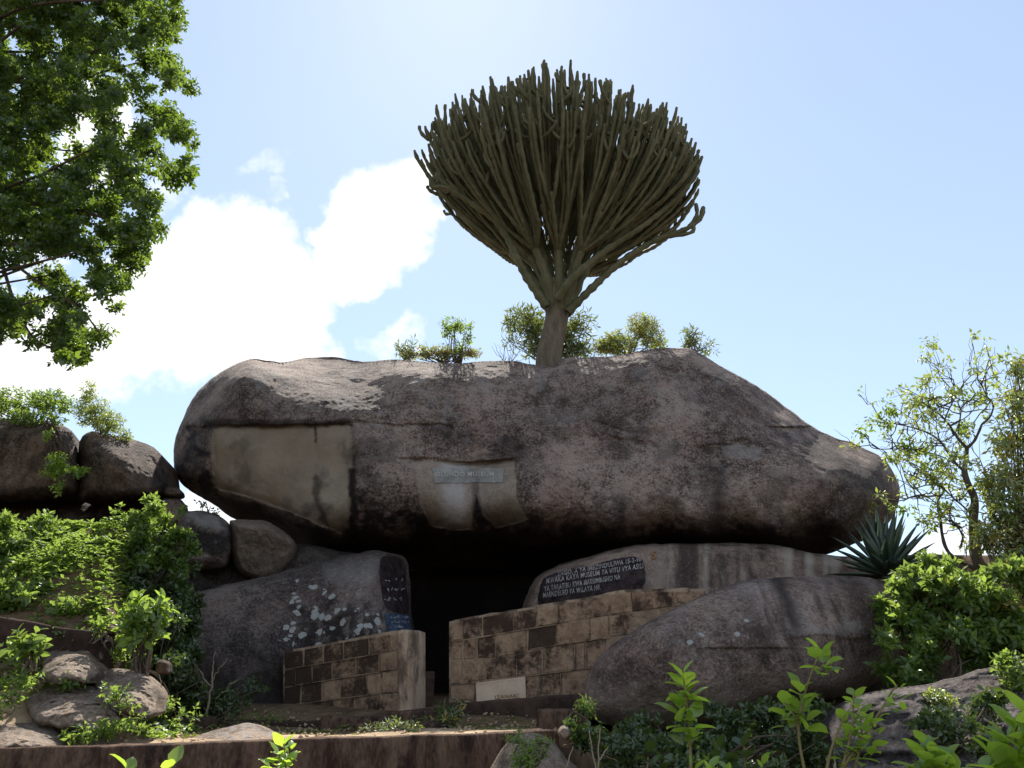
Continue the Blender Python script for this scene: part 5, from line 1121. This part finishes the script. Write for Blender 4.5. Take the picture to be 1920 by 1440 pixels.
# ------------------------------------------------------------------ ground cover
def cover(name, label, n, box, L, asp, mat, cat_, dens=None, hgt=.08, whorl=5):
    x = rng.uniform(box[0], box[1], n); y = rng.uniform(box[2], box[3], n)
    if dens is not None: k = rng.random(n) < dens(x, y); x, y = x[k], y[k]
    z = terrain(x, y); hh = (.25 + .75 * sstep(y, 6.9, 7.3)) * hgt * rng.random(len(x)) ** 1.2 * (.25 + 1.5 * sstep(fbm(np.stack([x, y, 0 * x], -1), 1.7, 3), -.25, .45))
    pos = np.stack([x, y, z + hh], -1); pos = np.repeat(pos, whorl, 0); ph = rng.random(len(pos)) * 6.28
    d = np.stack([np.cos(ph), np.sin(ph), rng.uniform(-.1, .9, len(pos))], -1); LL_ = L * rng.uniform(.5, 1.2, len(pos))
    V, Fc, va = leaf_mesh(pos, d, np.array([[0, 0, 1.0]]) + rng.normal(size=pos.shape) * .3, LL_, LL_ * asp)
    o = build(name, V, Fc, mat, None, False, {'var': va}); tag(o, label, cat_, kind='stuff'); return o
clump = lambda s, lo, hi: (lambda x, y: sstep(fbm(np.stack([x, y, 0 * x], -1), s, 3), lo, hi))
wallY = lambda x: np.interp(x, [-6, -3.6, .3, 1], [5.6, 5.65, 6.9, 7.1])
nowall = lambda x, y: sstep(y - wallY(x), .55, .95)
cover('bank_herbs', 'low leafy herbs covering the left bank between the boulders', 15000, (-7.0, -2.6, 5.7, 9.4), .062, .5, M['leaf_bush'], 'herbs', lambda x, y: sstep(x + (y - 7) * .42, -2.2, -3.0) * (.3 + clump(2.0, -.4, .1)(x, y)) * nowall(x, y) * (.35 + .65 * sstep(y, 6.9, 7.2)) * sstep(y, 9.1, 8.6), .30)
cover('bank_herbs', 'small pale weeds on the terrace near the kerb', 2000, (-3.6, -.6, 6.2, 8.6), .035, .45, M['leaf_bush'], 'herbs', lambda x, y: clump(2.6, .05, .3)(x, y) * nowall(x, y), .07)
cover('terrace_grass', 'short yellow green grass on the terrace behind the long wall', 16000, (-3.9, .2, 6.1, 8.8), .06, .07, M['grass'], 'grass', lambda x, y: clump(1.3, -.2, .25)(x, y) * (1 - .93 * sstep(y, 7.5, 8.0)) * nowall(x, y), .01, 4)
cover('fallen_leaves', 'dry fallen leaves scattered on the terrace and steps', 1300, (-3.6, .4, 5.9, 8.6), .04, .5, M['leaf_red'], 'leaves', None, .01, 1)
pr = np.random.default_rng(77); np_ = 1500; px_ = pr.uniform(-4.2, .5, np_); py_ = pr.uniform(5.8, 8.9, np_); pk = py_ > wallY(px_) + .05; px_, py_ = px_[pk], py_[pk]
pz_ = terrain(px_, py_) + .022; ps_ = pr.uniform(.006, .024, len(px_)) * pr.uniform(.5, 1.3, len(px_))
octa = np.array([[1, 0, 0], [0, 1, 0], [-1, 0, 0], [0, -1, 0], [0, 0, .7], [0, 0, -.5]]); of = np.array([[0, 1, 4], [1, 2, 4], [2, 3, 4], [3, 0, 4], [1, 0, 5], [2, 1, 5], [3, 2, 5], [0, 3, 5]])
pv_ = (np.stack([px_, py_, pz_], -1)[:, None] + (octa[None] + pr.normal(size=(len(px_), 6, 3)) * .25) * ps_[:, None, None]).reshape(-1, 3)
tag(build('pebbles', pv_, (of[None] + (np.arange(len(px_)) * 6)[:, None, None]).reshape(-1, 3), M['sand'], None, True), 'small pebbles and crumbs scattered on the trodden terrace', 'pebbles', kind='stuff')
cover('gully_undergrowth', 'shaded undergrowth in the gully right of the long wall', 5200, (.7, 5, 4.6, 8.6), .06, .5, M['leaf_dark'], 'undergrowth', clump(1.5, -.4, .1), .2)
